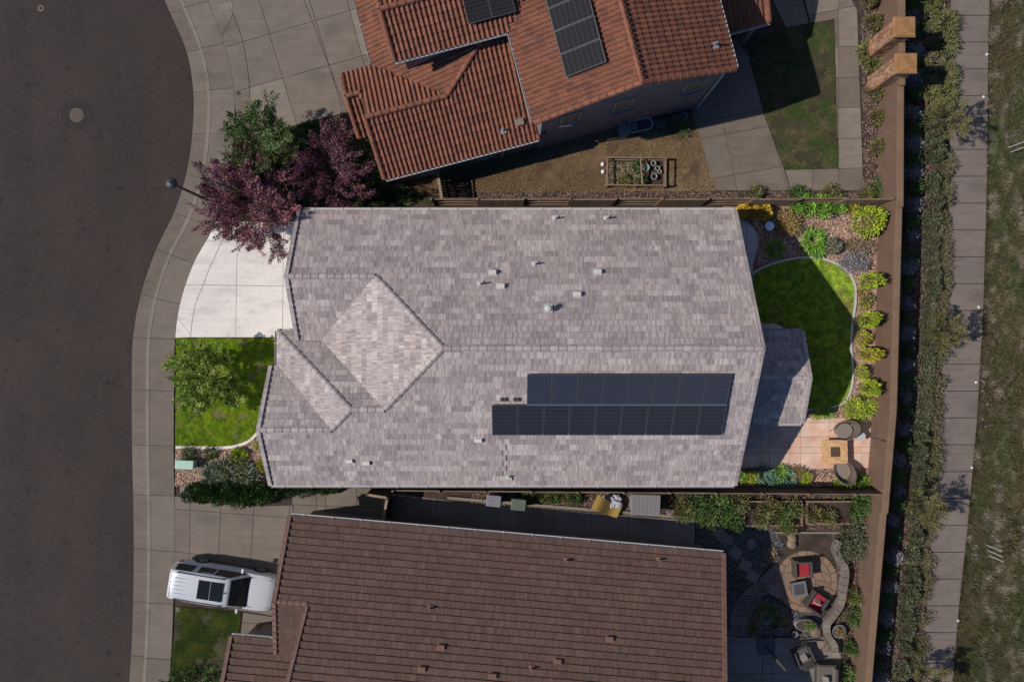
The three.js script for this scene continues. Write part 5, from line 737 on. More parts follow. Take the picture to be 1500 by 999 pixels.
    for (const x of [-1.62, -0.62, 0.52]) mesh('door_seam', bx(0.012, 0.5, 0.012, x, 0.74, s * 0.998), M.black, o);
    mesh('sill_trim', bx(2.6, 0.1, 0.03, -0.45, 0.42, s * 0.985), M.black, o);
    panel('headlight', [[2.36, 0.99, s * 0.60], [2.28, 1.0, s * 0.88], [2.36, 0.82, s * 0.89], [2.46, 0.82, s * 0.62]], M.steel); panel('tail_light', [[-2.8, 1.02, s * 0.90], [-2.62, 1.02, s * 0.965], [-2.64, 0.76, s * 0.985], [-2.84, 0.76, s * 0.92]], std(0.25, 0.01, 0.012, { roughness: 0.2 }), 0.015);
    mesh('bonnet_line', merge([bar(V3(1.2, 1.175, s * 0.80), V3(2.25, 1.09, s * 0.72), 0.012, 5)]), M.darkGrey, o);
    mesh('wiper', bar(V3(1.16, 1.215, s * 0.5 - 0.1), V3(0.92, 1.385, s * 0.5 + 0.35), 0.012, 5), M.black, o);
    for (const x of [-1.72, 1.42]) { const w = new THREE.Group(); w.name = 'wheel'; w.position.set(x, 0.38, s * 0.90); o.add(w); mesh('arch', new THREE.TorusGeometry(0.43, 0.04, 6, 20, Math.PI).translate(0, 0, s * 0.09), M.black, w); mesh('tyre', merge([new THREE.TorusGeometry(0.29, 0.1, 10, 24).scale(1, 1, 1.25)]), std(0.015, 0.015, 0.016, { roughness: 0.9 }), w); const g = [new THREE.TorusGeometry(0.215, 0.02, 6, 22).translate(0, 0, s * 0.10)]; for (let k = 0; k < 5; k++) g.push(bx(0.05, 0.2, 0.03, 0, 0.1, 0).applyMatrix4(new THREE.Matrix4().makeRotationZ(k * 1.2566)).translate(0, 0, s * 0.105)); mesh('rim', merge(g), M.steel, w); mesh('brake_disc', cyl(0.2, 0.2, 0.05, 0, 0, 0, 20).rotateX(Math.PI / 2).translate(0, 0, s * 0.06), M.black, w); }
  }
  const sr = mesh('sunroof', rbx(1.3, 0.02, 0.98, -0.62, 1.868, 0, 0.01), tint, o); mesh('sunroof_divider', bx(0.025, 0.012, 0.96, -0.62, 1.882, 0), M.grey, sr);
  for (let i = -2; i <= 2; i++) mesh('roof_rib', bx(1.05, 0.012, 0.03, -2.0, 1.85, i * 0.2), paint, o);
  mesh('tailgate_line', bx(0.012, 0.012, 1.3, -2.74, 1.792, 0), M.darkGrey, o); mesh('antenna_fin', bx(0.14, 0.05, 0.04, 0.12, 1.84, 0.0), M.black, o); mesh('scuttle', bx(0.16, 0.02, 1.5, 1.2, 1.165, 0), M.black, o); mesh('bonnet_vent', bx(0.06, 0.016, 0.62, 1.5, 1.175, 0), M.grey, o); mesh('grille', bx(0.05, 0.24, 0.9, 2.5, 0.72, 0), M.black, o); mesh('number_plate', bx(0.02, 0.12, 0.32, -3.0, 0.68, 0), M.lightGrey, o);
}
// ---------------------------------------------------------------- patio of the grey house
{
  const [x, z] = G(1225, 662, 0.55), o = thing('fire_table', 'square tan stone fire table with dark lava rock centre', 'fire table', x, 0.022, z, 0.03), m = std(0.70, 0.46, 0.27, { map: T.pillar });
  mesh('base', rbx(1.05, 0.46, 1.05, 0, 0.23, 0, 0.02), std(0.52, 0.36, 0.22, { map: T.pillar }), o);
  const top = mesh('table_top', merge([rbx(1.28, 0.08, 0.38, 0, 0.5, -0.45, 0.015), rbx(1.28, 0.08, 0.38, 0, 0.5, 0.45, 0.015), rbx(0.38, 0.08, 0.516, -0.45, 0.5, 0, 0.015), rbx(0.38, 0.08, 0.516, 0.45, 0.5, 0, 0.015)]), m, o);
  mesh('burner_tray', bx(0.54, 0.03, 0.54, 0, 0.475, 0), M.woodDark, o);
  const g = []; for (let i = 0; i < 90; i++) g.push(new THREE.IcosahedronGeometry(rr(0.02, 0.04), 0).translate(rr(-0.24, 0.24), 0.5, rr(-0.24, 0.24))); mesh('lava_rock', merge(g), std(0.11, 0.06, 0.045), o).userData.kind = 'stuff';
}
const wicker = std(0.155, 0.115, 0.09, { map: tex(64, 0.12, (u, v) => { const k = 0.55 + 0.45 * ((Math.floor(u * 8) + Math.floor(v * 8)) % 2 ? 1 : 0.3); return [k, k, k]; }), roughness: 0.8 });
function swivelChair(px, py, turn, label) {
  const [x, z] = G(px, py, 0.3), o = thing('patio_chair', label, 'chair', x, 0.022, z, turn, 'wicker patio chairs');
  const prof = (r0, r1, y0, y1) => [[r0, y0], [r1, y1], [r1 + 0.035, y1], [r0 + 0.035, y0]];
  // shell: open to the front (+x), back higher than the arms
  const pos = [], n = 26; const pt = (i, ring) => { const a = 0.75 + (Math.PI * 2 - 1.5) * i / n, k = Math.pow(Math.abs(Math.sin((a - 0) / 2)), 3), top = 0.52 + 0.42 * k, r = ring < 2 ? 0.38 : 0.45 + 0.06 * k, rad = (ring === 0 || ring === 1 ? r : r) + (ring === 1 || ring === 2 ? 0.04 : 0); return [Math.cos(a) * rad * 1.0, ring < 2 ? 0.2 : top, Math.sin(a) * rad * 0.95]; };
  for (let i = 0; i < n; i++) for (let k = 0; k < 4; k++) { const A = pt(i, k), B = pt(i + 1, k), D = pt(i, (k + 1) % 4), E2 = pt(i + 1, (k + 1) % 4); pos.push(...A, ...B, ...D, ...D, ...B, ...E2); }
  mesh('backrest', geoFrom(pos, pos.filter((_, i) => i % 3 < 2)), wicker, o);
  mesh('seat_cushion', new THREE.CylinderGeometry(0.36, 0.37, 0.13, 24).translate(0.03, 0.42, 0), std(0.26, 0.20, 0.16, { roughness: 0.95, map: T.speck }), o); mesh('seat_base', cyl(0.39, 0.32, 0.2, 0, 0.26, 0, 24), wicker, o); mesh('pedestal', merge([cyl(0.05, 0.05, 0.2, 0, 0.1, 0), cyl(0.3, 0.32, 0.04, 0, 0.02, 0, 20)]), M.darkGrey, o);
  mesh('arm_tube', merge([bar(V3(0.33, 0.53, 0.34), V3(0.58, 0.42, 0.28), 0.02), bar(V3(0.33, 0.53, -0.34), V3(0.58, 0.42, -0.28), 0.02)]), wicker, o); o.scale.set(1.22, 1, 1.1); return o;
}
swivelChair(1236, 630, Math.PI - 0.55 + 1.0, 'rounded brown wicker chair beside the small grey round table'); swivelChair(1234, 690, Math.PI - 0.9 - 0.3, 'rounded brown wicker chair near the bed of lime shrubs');
{ const [x, z] = G(1256, 638), o = thing('side_table', 'small round grey side table beside the wicker chair', 'side table', x, 0.022, z); mesh('table_top', cyl(0.24, 0.24, 0.03, 0, 0.46, 0, 28), std(0.4, 0.4, 0.41, { roughness: 0.5 }), o); mesh('stem', merge([cyl(0.025, 0.025, 0.44, 0, 0.23, 0), cyl(0.16, 0.17, 0.02, 0, 0.015, 0, 20)]), M.darkGrey, o); }
{ const [x, z] = G(1275, 640), o = thing('plant_stand', 'thin black wire plant stand against the tan wall by the patio', 'plant stand', x, 0, z); mesh('pole', bar(V3(0, 0, 0), V3(0, 1.7, 0), 0.012), M.black, o); mesh('hooks', merge([new THREE.TorusGeometry(0.14, 0.01, 6, 16, Math.PI * 1.4).translate(0.14, 1.68, 0), new THREE.TorusGeometry(0.11, 0.01, 6, 16, Math.PI * 1.4).rotateY(Math.PI).translate(-0.11, 1.55, 0)]), M.black, o); mesh('wire_basket', merge([new THREE.TorusGeometry(0.13, 0.01, 6, 18).rotateX(Math.PI / 2).translate(0.26, 1.3, 0), new THREE.TorusGeometry(0.08, 0.01, 6, 18).rotateX(Math.PI / 2).translate(0.26, 1.18, 0), bar(V3(0.26, 1.3, 0.13), V3(0.26, 1.72, 0), 0.006), bar(V3(0.26, 1.3, -0.13), V3(0.26, 1.72, 0), 0.006)]), M.steel, o); }
{ const [x, z] = G(1124, 333), o = thing('bird_bath', 'pale blue round bird bath dish in the shaded bed', 'bird bath', x, 0, z), m = std(0.55, 0.66, 0.78, { roughness: 0.35 }); mesh('bowl', new THREE.LatheGeometry([[0, 0.34], [0.16, 0.36], [0.24, 0.42], [0.25, 0.43], [0.24, 0.40], [0.12, 0.31], [0, 0.3]].map((p) => new THREE.Vector2(...p)), 28), m, o); mesh('pedestal', merge([cyl(0.05, 0.1, 0.32, 0, 0.16, 0), cyl(0.14, 0.15, 0.03, 0, 0.01, 0, 18)]), M.darkGrey, o); }
function boulder(px, py, r, m, label, group) { const g = new THREE.IcosahedronGeometry(r, 2), p = g.attributes.position, v = V3(0, 0, 0), o1 = rr(0, 50); for (let i = 0; i < p.count; i++) { v.fromBufferAttribute(p, i); const k = 0.75 + 0.5 * fbm(v.x / r * 1.3 + o1 + 10, v.z / r * 1.3 + v.y / r + 10); p.setXYZ(i, v.x * k * 1.15, Math.max(-0.2 * r, v.y * k * 0.7), v.z * k); } g.computeVertexNormals(); const [x, z] = G(px, py), o = tag(mesh('boulder', g, m), label, 'boulder', group); o.position.set(x, r * 0.15, z); o.rotation.y = rr(0, 6); return o; }
boulder(1132, 322, 0.26, M.stoneDark, 'grey boulder beside the bird bath'); boulder(1152, 317, 0.18, M.stone, 'small tan boulder above the rusty shrub'); boulder(1277, 366, 0.14, M.stone, 'small pale boulder near the tan wall');
boulder(1068, 791, 0.01 + 0.26, M.stoneDark, 'rounded grey boulder beside the stepping stones'); boulder(1101, 797, 0.27, M.stoneDark, 'flat grey boulder in black gravel'); for (const [x, y] of [[1161, 788], [1160, 797]]) boulder(x, y, 0.24, std(0.22, 0.16, 0.11, { map: T.stucco }), 'tan flat boulder above the round flagstone terrace', 'tan boulders above the terrace'); for (const [x, y, r] of [[1195, 925, 0.3], [1205, 940, 0.35], [1210, 945, 0.3], [1225, 942, 0.25]]) boulder(x, y, r, std(0.17, 0.125, 0.09, { map: T.stucco }), 'brown boulder at the foot of the curved seat wall', 'boulders by the seat wall');

// ---------------------------------------------------------------- side yard of the terracotta house
{
  const [x0, z0] = G(888, 236), [x1, z1] = G(972, 274), w = x1 - x0, d = z1 - z0, o = thing('garden_bed', 'raised timber garden bed with corner posts and dry plants', 'raised bed', (x0 + x1) / 2, 0, (z0 + z1) / 2, -0.01);
  for (const s of [-1, 1]) { mesh('plank', bx(w, 0.3, 0.05, 0, 0.15, s * d / 2), M.wood2, o); mesh('plank', bx(0.05, 0.3, d - 0.06, s * w / 2, 0.15, 0), M.wood2, o); for (const t of [-1, 0, 1]) mesh('post', bx(0.1, 0.62, 0.1, t * w / 2, 0.31, s * (d / 2 + 0.03)), M.wood, o); mesh('top_rail', bx(w + 0.1, 0.05, 0.07, 0, 0.62, s * (d / 2 + 0.03)), M.wood2, o); mesh('top_rail', bx(0.07, 0.05, d, s * w / 2, 0.625, 0), M.wood2, o); }
  mesh('cross_rail', bx(0.06, 0.05, d, 0.25, 0.66, 0, 0.08), M.wood3, o); mesh('soil_fill', bx(w - 0.08, 0.18, d - 0.08, 0, 0.08, 0), M.soil, o);
  const cx = (x0 + x1) / 2, cz = (z0 + z1) / 2, sp = []; for (let i = 0; i < 420; i++) sp.push([cx + rr(-w / 2 + 0.1, 0.3), cz + rr(-d / 2 + 0.1, d / 2 - 0.1)]);
  cover('straw_litter', new THREE.BoxGeometry(0.16, 0.012, 0.014), sp, () => jit(pick([[0.26, 0.19, 0.10], [0.20, 0.13, 0.07], [0.34, 0.28, 0.18], [0.14, 0.13, 0.05]]), 0.3), 'dry straw stalks inside the raised timber bed', 'straw', [0.6, 1.8], 0.2, true);
  for (const [px, py, r, c] of [[915, 265, 0.3, 'olive'], [932, 245, 0.3, 'deep'], [940, 266, 0.3, 'deep']]) shrub(px, py, r, 0.35, 'open', c, 'small leafy plant growing in the raised timber bed', 'plants in the raised timber bed', 'shrub', 0.17);
  const pot = (px, py, r, m, label) => { const [x, z] = G(px, py, 0.3), p = thing('plant_pot', label, 'pot', x, 0.17, z, 0, 'pots in the raised bed'); mesh('pot', new THREE.LatheGeometry([[0.01, 0], [r * 0.7, 0], [r, 0.24], [r * 1.08, 0.25], [r * 0.9, 0.25], [r * 0.85, 0.2], [0.01, 0.2]].map((q) => new THREE.Vector2(...q)), 18), m, p); mesh('rim', new THREE.TorusGeometry(r, 0.015, 6, 18).rotateX(Math.PI / 2).translate(0, 0.25, 0), M.lightGrey, p); };
  for (const [px, py, r] of [[957, 240, 0.13], [963, 247, 0.12], [958, 259, 0.16], [966, 252, 0.1]]) pot(px, py, r, M.black, 'black plastic plant pot in the raised timber bed'); pot(946, 246, 0.18, std(0.12, 0.17, 0.12), 'green coiled pot in the raised timber bed');
  for (const [px, py] of [[883, 241], [883.5, 252]]) { const [x, z] = G(px, py), j = thing('plastic_jug', 'white plastic jug beside the raised timber bed', 'jug', x, 0, z, 0, 'white jugs'); mesh('body', new THREE.LatheGeometry([[0.01, 0], [0.11, 0], [0.12, 0.03], [0.12, 0.17], [0.04, 0.26], [0.035, 0.29], [0.01, 0.29]].map((q) => new THREE.Vector2(...q)), 16), M.white, j); mesh('cap', cyl(0.04, 0.04, 0.03, 0, 0.305, 0, 12), M.lightGrey, j); }
}
{ const [x, z] = G(913, 193), o = thing('plastic_tub', 'grey plastic storage tub against the terracotta house wall', 'tub', x, 0, z, 0.2); mesh('tub', rbx(0.55, 0.5, 0.55, 0, 0.25, 0, 0.06), M.grey, o); mesh('lid', rbx(0.6, 0.06, 0.6, 0, 0.53, 0, 0.02), std(0.15, 0.15, 0.16), o); }
{ const [x, z] = G(937, 187), o = thing('garden_cart', 'garden cart with pale rounded rim against the terracotta house wall', 'garden cart', x, 0, z, 0.22); const sh = new THREE.Shape(); sh.moveTo(-0.6, -0.3); sh.lineTo(0.35, -0.3); sh.quadraticCurveTo(0.62, -0.3, 0.62, 0); sh.quadraticCurveTo(0.62, 0.3, 0.35, 0.3); sh.lineTo(-0.6, 0.3); sh.closePath(); const curve = new THREE.CatmullRomCurve3(sh.getSpacedPoints(40).map((p) => V3(p.x, 0.52, p.y)), true); mesh('rim', new THREE.TubeGeometry(curve, 60, 0.03, 6, true), M.lightGrey, o); mesh('basin', new THREE.ExtrudeGeometry(sh, { depth: 0.04, bevelEnabled: false }).rotateX(Math.PI / 2).translate(0, 0.3, 0), M.darkGrey, o); mesh('crate', rbx(0.3, 0.22, 0.35, -0.35, 0.42, 0, 0.02), std(0.1, 0.14, 0.12), o); mesh('red_tool', bx(0.3, 0.06, 0.1, 0.2, 0.34, 0.05, 0.5), std(0.2, 0.02, 0.02), o); for (const s of [-1, 1]) mesh('wheel', new THREE.TorusGeometry(0.16, 0.04, 6, 16).translate(-0.3, 0.2, s * 0.34), M.black, o); mesh('leg', bar(V3(0.45, 0, 0), V3(0.45, 0.3, 0), 0.02), M.darkGrey, o); mesh('handle', bar(V3(-0.6, 0.5, 0), V3(-0.85, 0.75, -0.1), 0.02), M.black, o); }
{ const [x, z] = G(966, 182), o = thing('plastic_tub', 'dark low tub beside the garden cart', 'tub', x, 0, z, 0.25); mesh('tub', rbx(0.7, 0.3, 0.45, 0, 0.15, 0, 0.06), M.darkGrey, o); mesh('handle', bx(0.4, 0.03, 0.04, 0.05, 0.3, 0.2), M.grey, o); }
{ const [x, z] = G(1003, 169), o = thing('garden_hose', 'coiled pale garden hose by the terracotta house corner', 'hose', x, 0, z); mesh('coil', merge([0, 1, 2, 3].map((i) => new THREE.TorusGeometry(0.2 - i * 0.03, 0.014, 6, 24).rotateX(Math.PI / 2 + rr(-0.15, 0.15)).translate(rr(-0.03, 0.03), 0.03 + i * 0.025, rr(-0.03, 0.03)))), M.grey, o); mesh('nozzle', bar(V3(0.2, 0.03, 0), V3(0.36, 0.03, 0.12), 0.02), M.black, o); }

// ---------------------------------------------------------------- side yard and garden of the brown house
function wheeledBin(px, py, m, label) { const [x, z] = G(px, py, 1.0), o = thing('wheeled_bin', label, 'wheeled bin', x, 0.02, z, -0.1, 'wheeled bins'); const t = 0.33, pos = []; mesh('bin_body', geoFrom([...prism([[-0.27, -0.24], [0.27, -0.24], [0.27, 0.24], [-0.27, 0.24]], 0.08, 0.95).attributes.position.array]), m, o); const l = mesh('lid', rbx(0.78, 0.06, 0.6, 0, 1.0, 0, 0.03, 3), m, o); mesh('lid_ribs', merge([-0.18, 0, 0.18].map((s) => rbx(0.3, 0.025, 0.03, -0.08, 1.035, s, 0.01, 1))), m, l); mesh('handle', bar(V3(0.4, 0.96, -0.24), V3(0.4, 0.96, 0.24), 0.022), M.darkGrey, o); for (const s of [-1, 1]) mesh('wheel', cyl(0.12, 0.12, 0.06, 0, 0, 0, 16).rotateX(Math.PI / 2).translate(0.28, 0.12, s * 0.26), M.black, o); }
wheeledBin(723, 734, std(0.17, 0.17, 0.195, { roughness: 0.5 }), 'grey wheeled bin on the brown house side walk'); wheeledBin(759.5, 739.5, std(0.085, 0.105, 0.08, { roughness: 0.5 }), 'dark green wheeled bin on the brown house side walk');
{ const a = G(655, 732), b = G(1018, 762), l = Math.hypot(b[0] - a[0], b[1] - a[1]), o = thing('bed_edging', 'tan concrete edging between side walk and narrow bed', 'edging', a[0], 0, a[1], Math.atan2(-(b[1] - a[1]), b[0] - a[0])); const n = 7; for (let i = 0; i < n; i++) mesh('edging_stone', rbx(l / n - 0.02, 0.14, 0.16, (i + 0.5) * l / n, 0.05, -0.12, 0.015), M.kerb, o); }
{ const o = thing('foam_mattress', 'mustard yellow foam sheet leaning over the side walk edging', 'foam sheet'); const pos = [], n = 10, pt = (i, s, t) => { const f = i / n, px = 871 + f * 36, py = 734 + f * 16 + Math.sin(f * 3) * 1.2, h = 0.75 - 0.55 * f + 0.12 * Math.sin(f * 7), [x, z] = G(px, py, h), w = s * (0.42 - 0.1 * f) , nx = -0.42, nz = 0.9; return [x + nx * w, h + t * 0.09 + 0.02, z + nz * w]; }; const quad = (a, b, c, d) => pos.push(...a, ...b, ...c, ...c, ...b, ...d); for (let i = 0; i < n; i++) { quad(pt(i, -1, 1), pt(i, 1, 1), pt(i + 1, -1, 1), pt(i + 1, 1, 1)); quad(pt(i, -1, 0), pt(i, 1, 0), pt(i + 1, -1, 0), pt(i + 1, 1, 0)); for (const s of [-1, 1]) quad(pt(i, s, 0), pt(i, s, 1), pt(i + 1, s, 0), pt(i + 1, s, 1)); } for (const i of [0, n]) quad(pt(i, -1, 0), pt(i, 1, 0), pt(i, -1, 1), pt(i, 1, 1)); mesh('foam', geoFrom(pos), std(0.27, 0.175, 0.04, { map: T.stucco }), o); const [wx, wz] = G(874, 736, 0.4); mesh('prop', merge([bar(V3(wx, 0, wz), V3(wx, 0.7, wz), 0.03), bar(V3(wx + 0.6, 0, wz + 0.3), V3(wx + 0.6, 0.5, wz + 0.3), 0.03)]), M.woodDark, o); }
{ const g = new THREE.SphereGeometry(0.5, 32, 20), p = g.attributes.position; for (let i = 0; i < p.count; i++) { const x = p.getX(i), y = p.getY(i), z = p.getZ(i), k = 0.45 + 1.1 * fbm(x * 6 + 20, z * 6 + y * 5 + 20, 256, 3); p.setXYZ(i, x * k * 1.1, y * k * 0.55, z * k * 0.8); } const g2 = g.toNonIndexed(); g2.computeVertexNormals(); const [x, z] = G(896, 735, 0.3), o = tag(mesh('crumpled_tarp', g2, std(0.36, 0.35, 0.39)), 'crumpled whitish plastic sheet beside the yellow foam', 'tarp'); o.position.set(x, 0.22, z); }
{ const [x, z] = G(946, 739, 0.9), o = thing('storage_shed', 'small grey plastic storage shed with ribbed roof', 'shed', x, 0, z, -0.03), m = std(0.155, 0.145, 0.15, { roughness: 0.6 }); mesh('shed_wall', bx(1.4, 0.9, 0.95, 0, 0.47, 0), m, o); for (let i = 0; i < 7; i++) mesh('roof_panel', rbx(0.215, 0.05, 1.1, -0.66 + i * 0.22, 0.98, 0.02, 0.02), m, o); mesh('door', bx(0.03, 0.75, 0.7, -0.71, 0.45, 0.02), M.grey, o); }
{ const [x, z] = G(981, 750), o = thing('flower_bowl', 'small pink and white flower bowl at the side walk edging', 'flower bowl', x, 0, z); mesh('bowl', new THREE.LatheGeometry([[0.01, 0], [0.14, 0], [0.2, 0.14], [0.18, 0.14], [0.01, 0.1]].map((q) => new THREE.Vector2(...q)), 18), M.grey, o); mesh('flowers', leafCloud(Array.from({ length: 160 }, () => ({ p: V3(rr(-0.17, 0.17), rr(0.12, 0.24), rr(-0.17, 0.17)) })), 0.06, [[0.4, 0.12, 0.2], [0.5, 0.42, 0.45], [0.28, 0.05, 0.11]]), leafMat, o).userData.kind = 'stuff'; }
function timberBed(x0p, y0p, x1p, y1p, label) { const [x0, z0] = G(x0p, y0p), [x1, z1] = G(x1p, y1p), w = x1 - x0, d = z1 - z0, o = thing('timber_bed', label, 'raised bed', (x0 + x1) / 2, 0, (z0 + z1) / 2, 0, 'timber vegetable beds'); for (const s of [-1, 1]) { mesh('plank', bx(w + 0.1, 0.34, 0.09, 0, 0.17, s * d / 2), M.wood2, o); mesh('plank', bx(0.09, 0.34, d - 0.1, s * w / 2, 0.17, 0), M.wood2, o); } mesh('soil_fill', bx(w - 0.08, 0.25, d - 0.08, 0, 0.12, 0), M.mulchDark, o); }
timberBed(1088, 733, 1172, 768, 'timber vegetable bed beside the leafy bushes and flower pot'); timberBed(1180, 733, 1250, 765, 'timber vegetable bed nearest the tan wall, partly bare');
{ const [x, z] = G(1085, 743, 0.4), o = thing('plant_pot', 'tall terracotta pot with white rim between bushes and timber bed', 'pot', x, 0, z); mesh('pot', new THREE.LatheGeometry([[0.01, 0], [0.12, 0], [0.17, 0.45], [0.14, 0.45], [0.01, 0.38]].map((q) => new THREE.Vector2(...q)), 18), std(0.25, 0.13, 0.08), o); mesh('rim', new THREE.TorusGeometry(0.14, 0.025, 6, 20).rotateX(Math.PI / 2).translate(0, 0.46, 0), M.lightGrey, o); }
{ const a = G(1136, 780), b = G(1232, 780), o = thing('bed_edging', 'pale straight edging below the timber vegetable beds', 'edging', a[0], 0, a[1]); const n = 4, l = b[0] - a[0]; for (let i = 0; i < n; i++) mesh('edging_stone', rbx(l / n - 0.015, 0.12, 0.11, (i + 0.5) * l / n, 0.04, 0, 0.015), M.kerb, o); }
{ const c = smooth(GP([[1230, 792], [1226, 806], [1232, 822], [1239.5, 834], [1237.5, 862], [1232, 888], [1221, 904], [1212.5, 916], [1214, 932], [1223, 946], [1225, 962]], 0.4), 8), o = thing('seat_wall', 'curved low seat wall of pale cut stone around the flagstone terrace', 'seat wall'), ms = [M.kerb, M.pave2, std(0.28, 0.24, 0.205, { map: T.concrete })];
  const N = 26, P = (t) => { const k = clamp(t, 0, 1) * (c.length - 1), i = Math.min(c.length - 2, Math.floor(k)), f = k - i; return [c[i][0] + (c[i + 1][0] - c[i][0]) * f, c[i][1] + (c[i + 1][1] - c[i][1]) * f]; };
  for (let i = 0; i < N; i++) { const q = (t, d) => { const a = P(t - 0.01), b = P(t + 0.01), l = Math.hypot(b[0] - a[0], b[1] - a[1]), p = P(t); return [p[0] - (b[1] - a[1]) / l * d, p[1] + (b[0] - a[0]) / l * d]; }, t0 = (i + 0.03) / N, t1 = (i + 0.97) / N; mesh('cap_stone', prism([q(t0, 0.17), q(t1, 0.17), q(t1, -0.17), q(t0, -0.17)], 0.36, 0.43), pick(ms), o); mesh('wall_block', prism([q(t0, 0.13), q(t1, 0.13), q(t1, -0.13), q(t0, -0.13)], -0.02, 0.355), M.stoneDark, o); } }
const red = std(0.33, 0.018, 0.03, { roughness: 0.95, map: T.speck }), wickerDark = std(0.06, 0.052, 0.045, { map: T.speck, roughness: 0.8 });
function clubChair(name, px, py, turn, w, d, cushion, label, group, pillow) { const [x, z] = G(px, py, 0.4), o = thing(name, label, name === 'sofa' ? 'sofa' : 'chair', x, 0.02, z, turn, group); mesh('seat_base', rbx(w, 0.28, d, 0, 0.18, 0, 0.02), wickerDark, o); for (const s of [-1, 1]) mesh('arm', rbx(0.11, 0.34, d, s * (w / 2 - 0.055), 0.46, 0, 0.03), wickerDark, o); mesh('backrest', rbx(w - 0.23, 0.62, 0.12, 0, 0.6, -d / 2 + 0.06, 0.03), wickerDark, o); mesh('seat_cushion', rbx(w - 0.24, 0.14, d - 0.16, 0, 0.39, 0.06, 0.05, 3), cushion, o); const bc = mesh('back_cushion', rbx(w - 0.26, 0.4, 0.14, 0, 0.6, 0, 0.05, 3), cushion, o); bc.position.z = -d / 2 + 0.18; bc.rotation.x = -0.15; if (pillow) { const p = mesh('pillow', rbx(0.4, 0.38, 0.13, 0, 0, 0, 0.06, 3), pillow, o); p.position.set(0.05, 0.56, 0.05); p.rotation.set(-0.7, 0.3, 0); } for (const sx of [-1, 1]) for (const sz of [-1, 1]) mesh('leg', bx(0.05, 0.06, 0.05, sx * (w / 2 - 0.05), 0.03, sz * (d / 2 - 0.05)), M.black, o); return o; }
const floral = std(0.5, 0.36, 0.34, { map: tex(64, 0.4, (u, v) => { const n = fbm(u * 6, v * 6, 6, 2) > 0.52; return n ? [0.95, 0.9, 0.88] : [0.75, 0.45, 0.45]; }) });
clubChair('club_chair', 1176, 832, 0.05, 0.95, 0.95, red, 'dark wicker chair with plain red cushions on the flagstone terrace', 'red cushioned chairs'); clubChair('club_chair', 1196, 882, 2.55, 0.95, 1.0, red, 'dark wicker chair with red cushions and a floral pillow', 'red cushioned chairs', floral);
{ const [x, z] = G(1171, 863, 0.4), o = thing('side_table', 'square dark topped table with pale rim between the red cushioned chairs', 'side table', x, 0.02, z, 0.18); for (const s of [-1, 1]) { mesh('rim', bx(0.8, 0.05, 0.12, 0, 0.42, s * 0.34), M.stoneDark, o); mesh('rim', bx(0.12, 0.05, 0.56, s * 0.34, 0.42, 0), M.stoneDark, o); } mesh('table_top', bx(0.56, 0.03, 0.56, 0, 0.42, 0), M.darkGrey, o); mesh('base', bx(0.66, 0.39, 0.66, 0, 0.2, 0), wickerDark, o); }
const taupe = std(0.14, 0.115, 0.105, { roughness: 0.95, map: T.speck }), beige = std(0.21, 0.18, 0.165, { roughness: 0.95, map: T.speck });
clubChair('club_chair', 1178, 962, 0.4 + Math.PI, 0.95, 0.95, std(0.09, 0.085, 0.085, { map: T.speck }), 'dark cushioned chair with a beige pillow by the boulders', undefined, beige); clubChair('sofa', 1210, 992, -1.6, 1.5, 0.95, taupe, 'taupe outdoor sofa with a pale pillow beside the patio umbrella', undefined, beige);
{ const [x, z] = G(1122, 946), o = thing('patio_umbrella', 'closed patio umbrella on a square dark base', 'umbrella', x, 0.02, z, 0.02); mesh('base', rbx(0.95, 0.09, 0.9, 0, 0.045, 0, 0.03), M.darkGrey, o); mesh('pole', cyl(0.035, 0.035, 3.0, 0, 1.5, 0, 10), M.black, o); const g = []; for (let i = 0; i < 8; i++) { const a = i * Math.PI / 4; g.push(bar(V3(0, 3.0, 0), V3(Math.cos(a) * 0.09, 1.5, Math.sin(a) * 0.09), 0.045, 6, 0.015)); } mesh('folded_canopy', merge(g), std(0.10, 0.095, 0.09, { roughness: 0.95 }), o); mesh('finial', cyl(0.01, 0.04, 0.1, 0, 3.06, 0, 8), M.black, o); mesh('tie', new THREE.TorusGeometry(0.11, 0.015, 6, 18).rotateX(Math.PI / 2).translate(0, 1.9, 0), M.darkGrey, o); }
{ const [x, z] = G(1181, 916, 0.4), o = thing('oval_planter', 'oval galvanised planter tub with green leaves', 'planter', x, 0, z, -0.05); const ring = (a, b, y0, y1) => prism(Array.from({ length: 32 }, (_, i) => [Math.cos(i * Math.PI / 16) * a, Math.sin(i * Math.PI / 16) * b]), y0, y1); mesh('tub', ring(0.58, 0.31, 0, 0.42), M.grey, o); mesh('soil_fill', ring(0.52, 0.26, 0.38, 0.425), M.soil, o); mesh('rim', new THREE.TorusGeometry(0.45, 0.035, 6, 36).rotateX(Math.PI / 2).scale(1.26, 1, 0.68).translate(0, 0.44, 0), M.grey, o); mesh('leaves', leafCloud(Array.from({ length: 500 }, () => ({ p: V3(rr(-0.1, 0.42), rr(0.42, 0.65), rr(-0.2, 0.2)) })), 0.09, C.olive.concat(C.green.map((c) => c.map((v) => v * 0.6)))), leafMat, o).userData.kind = 'stuff'; }
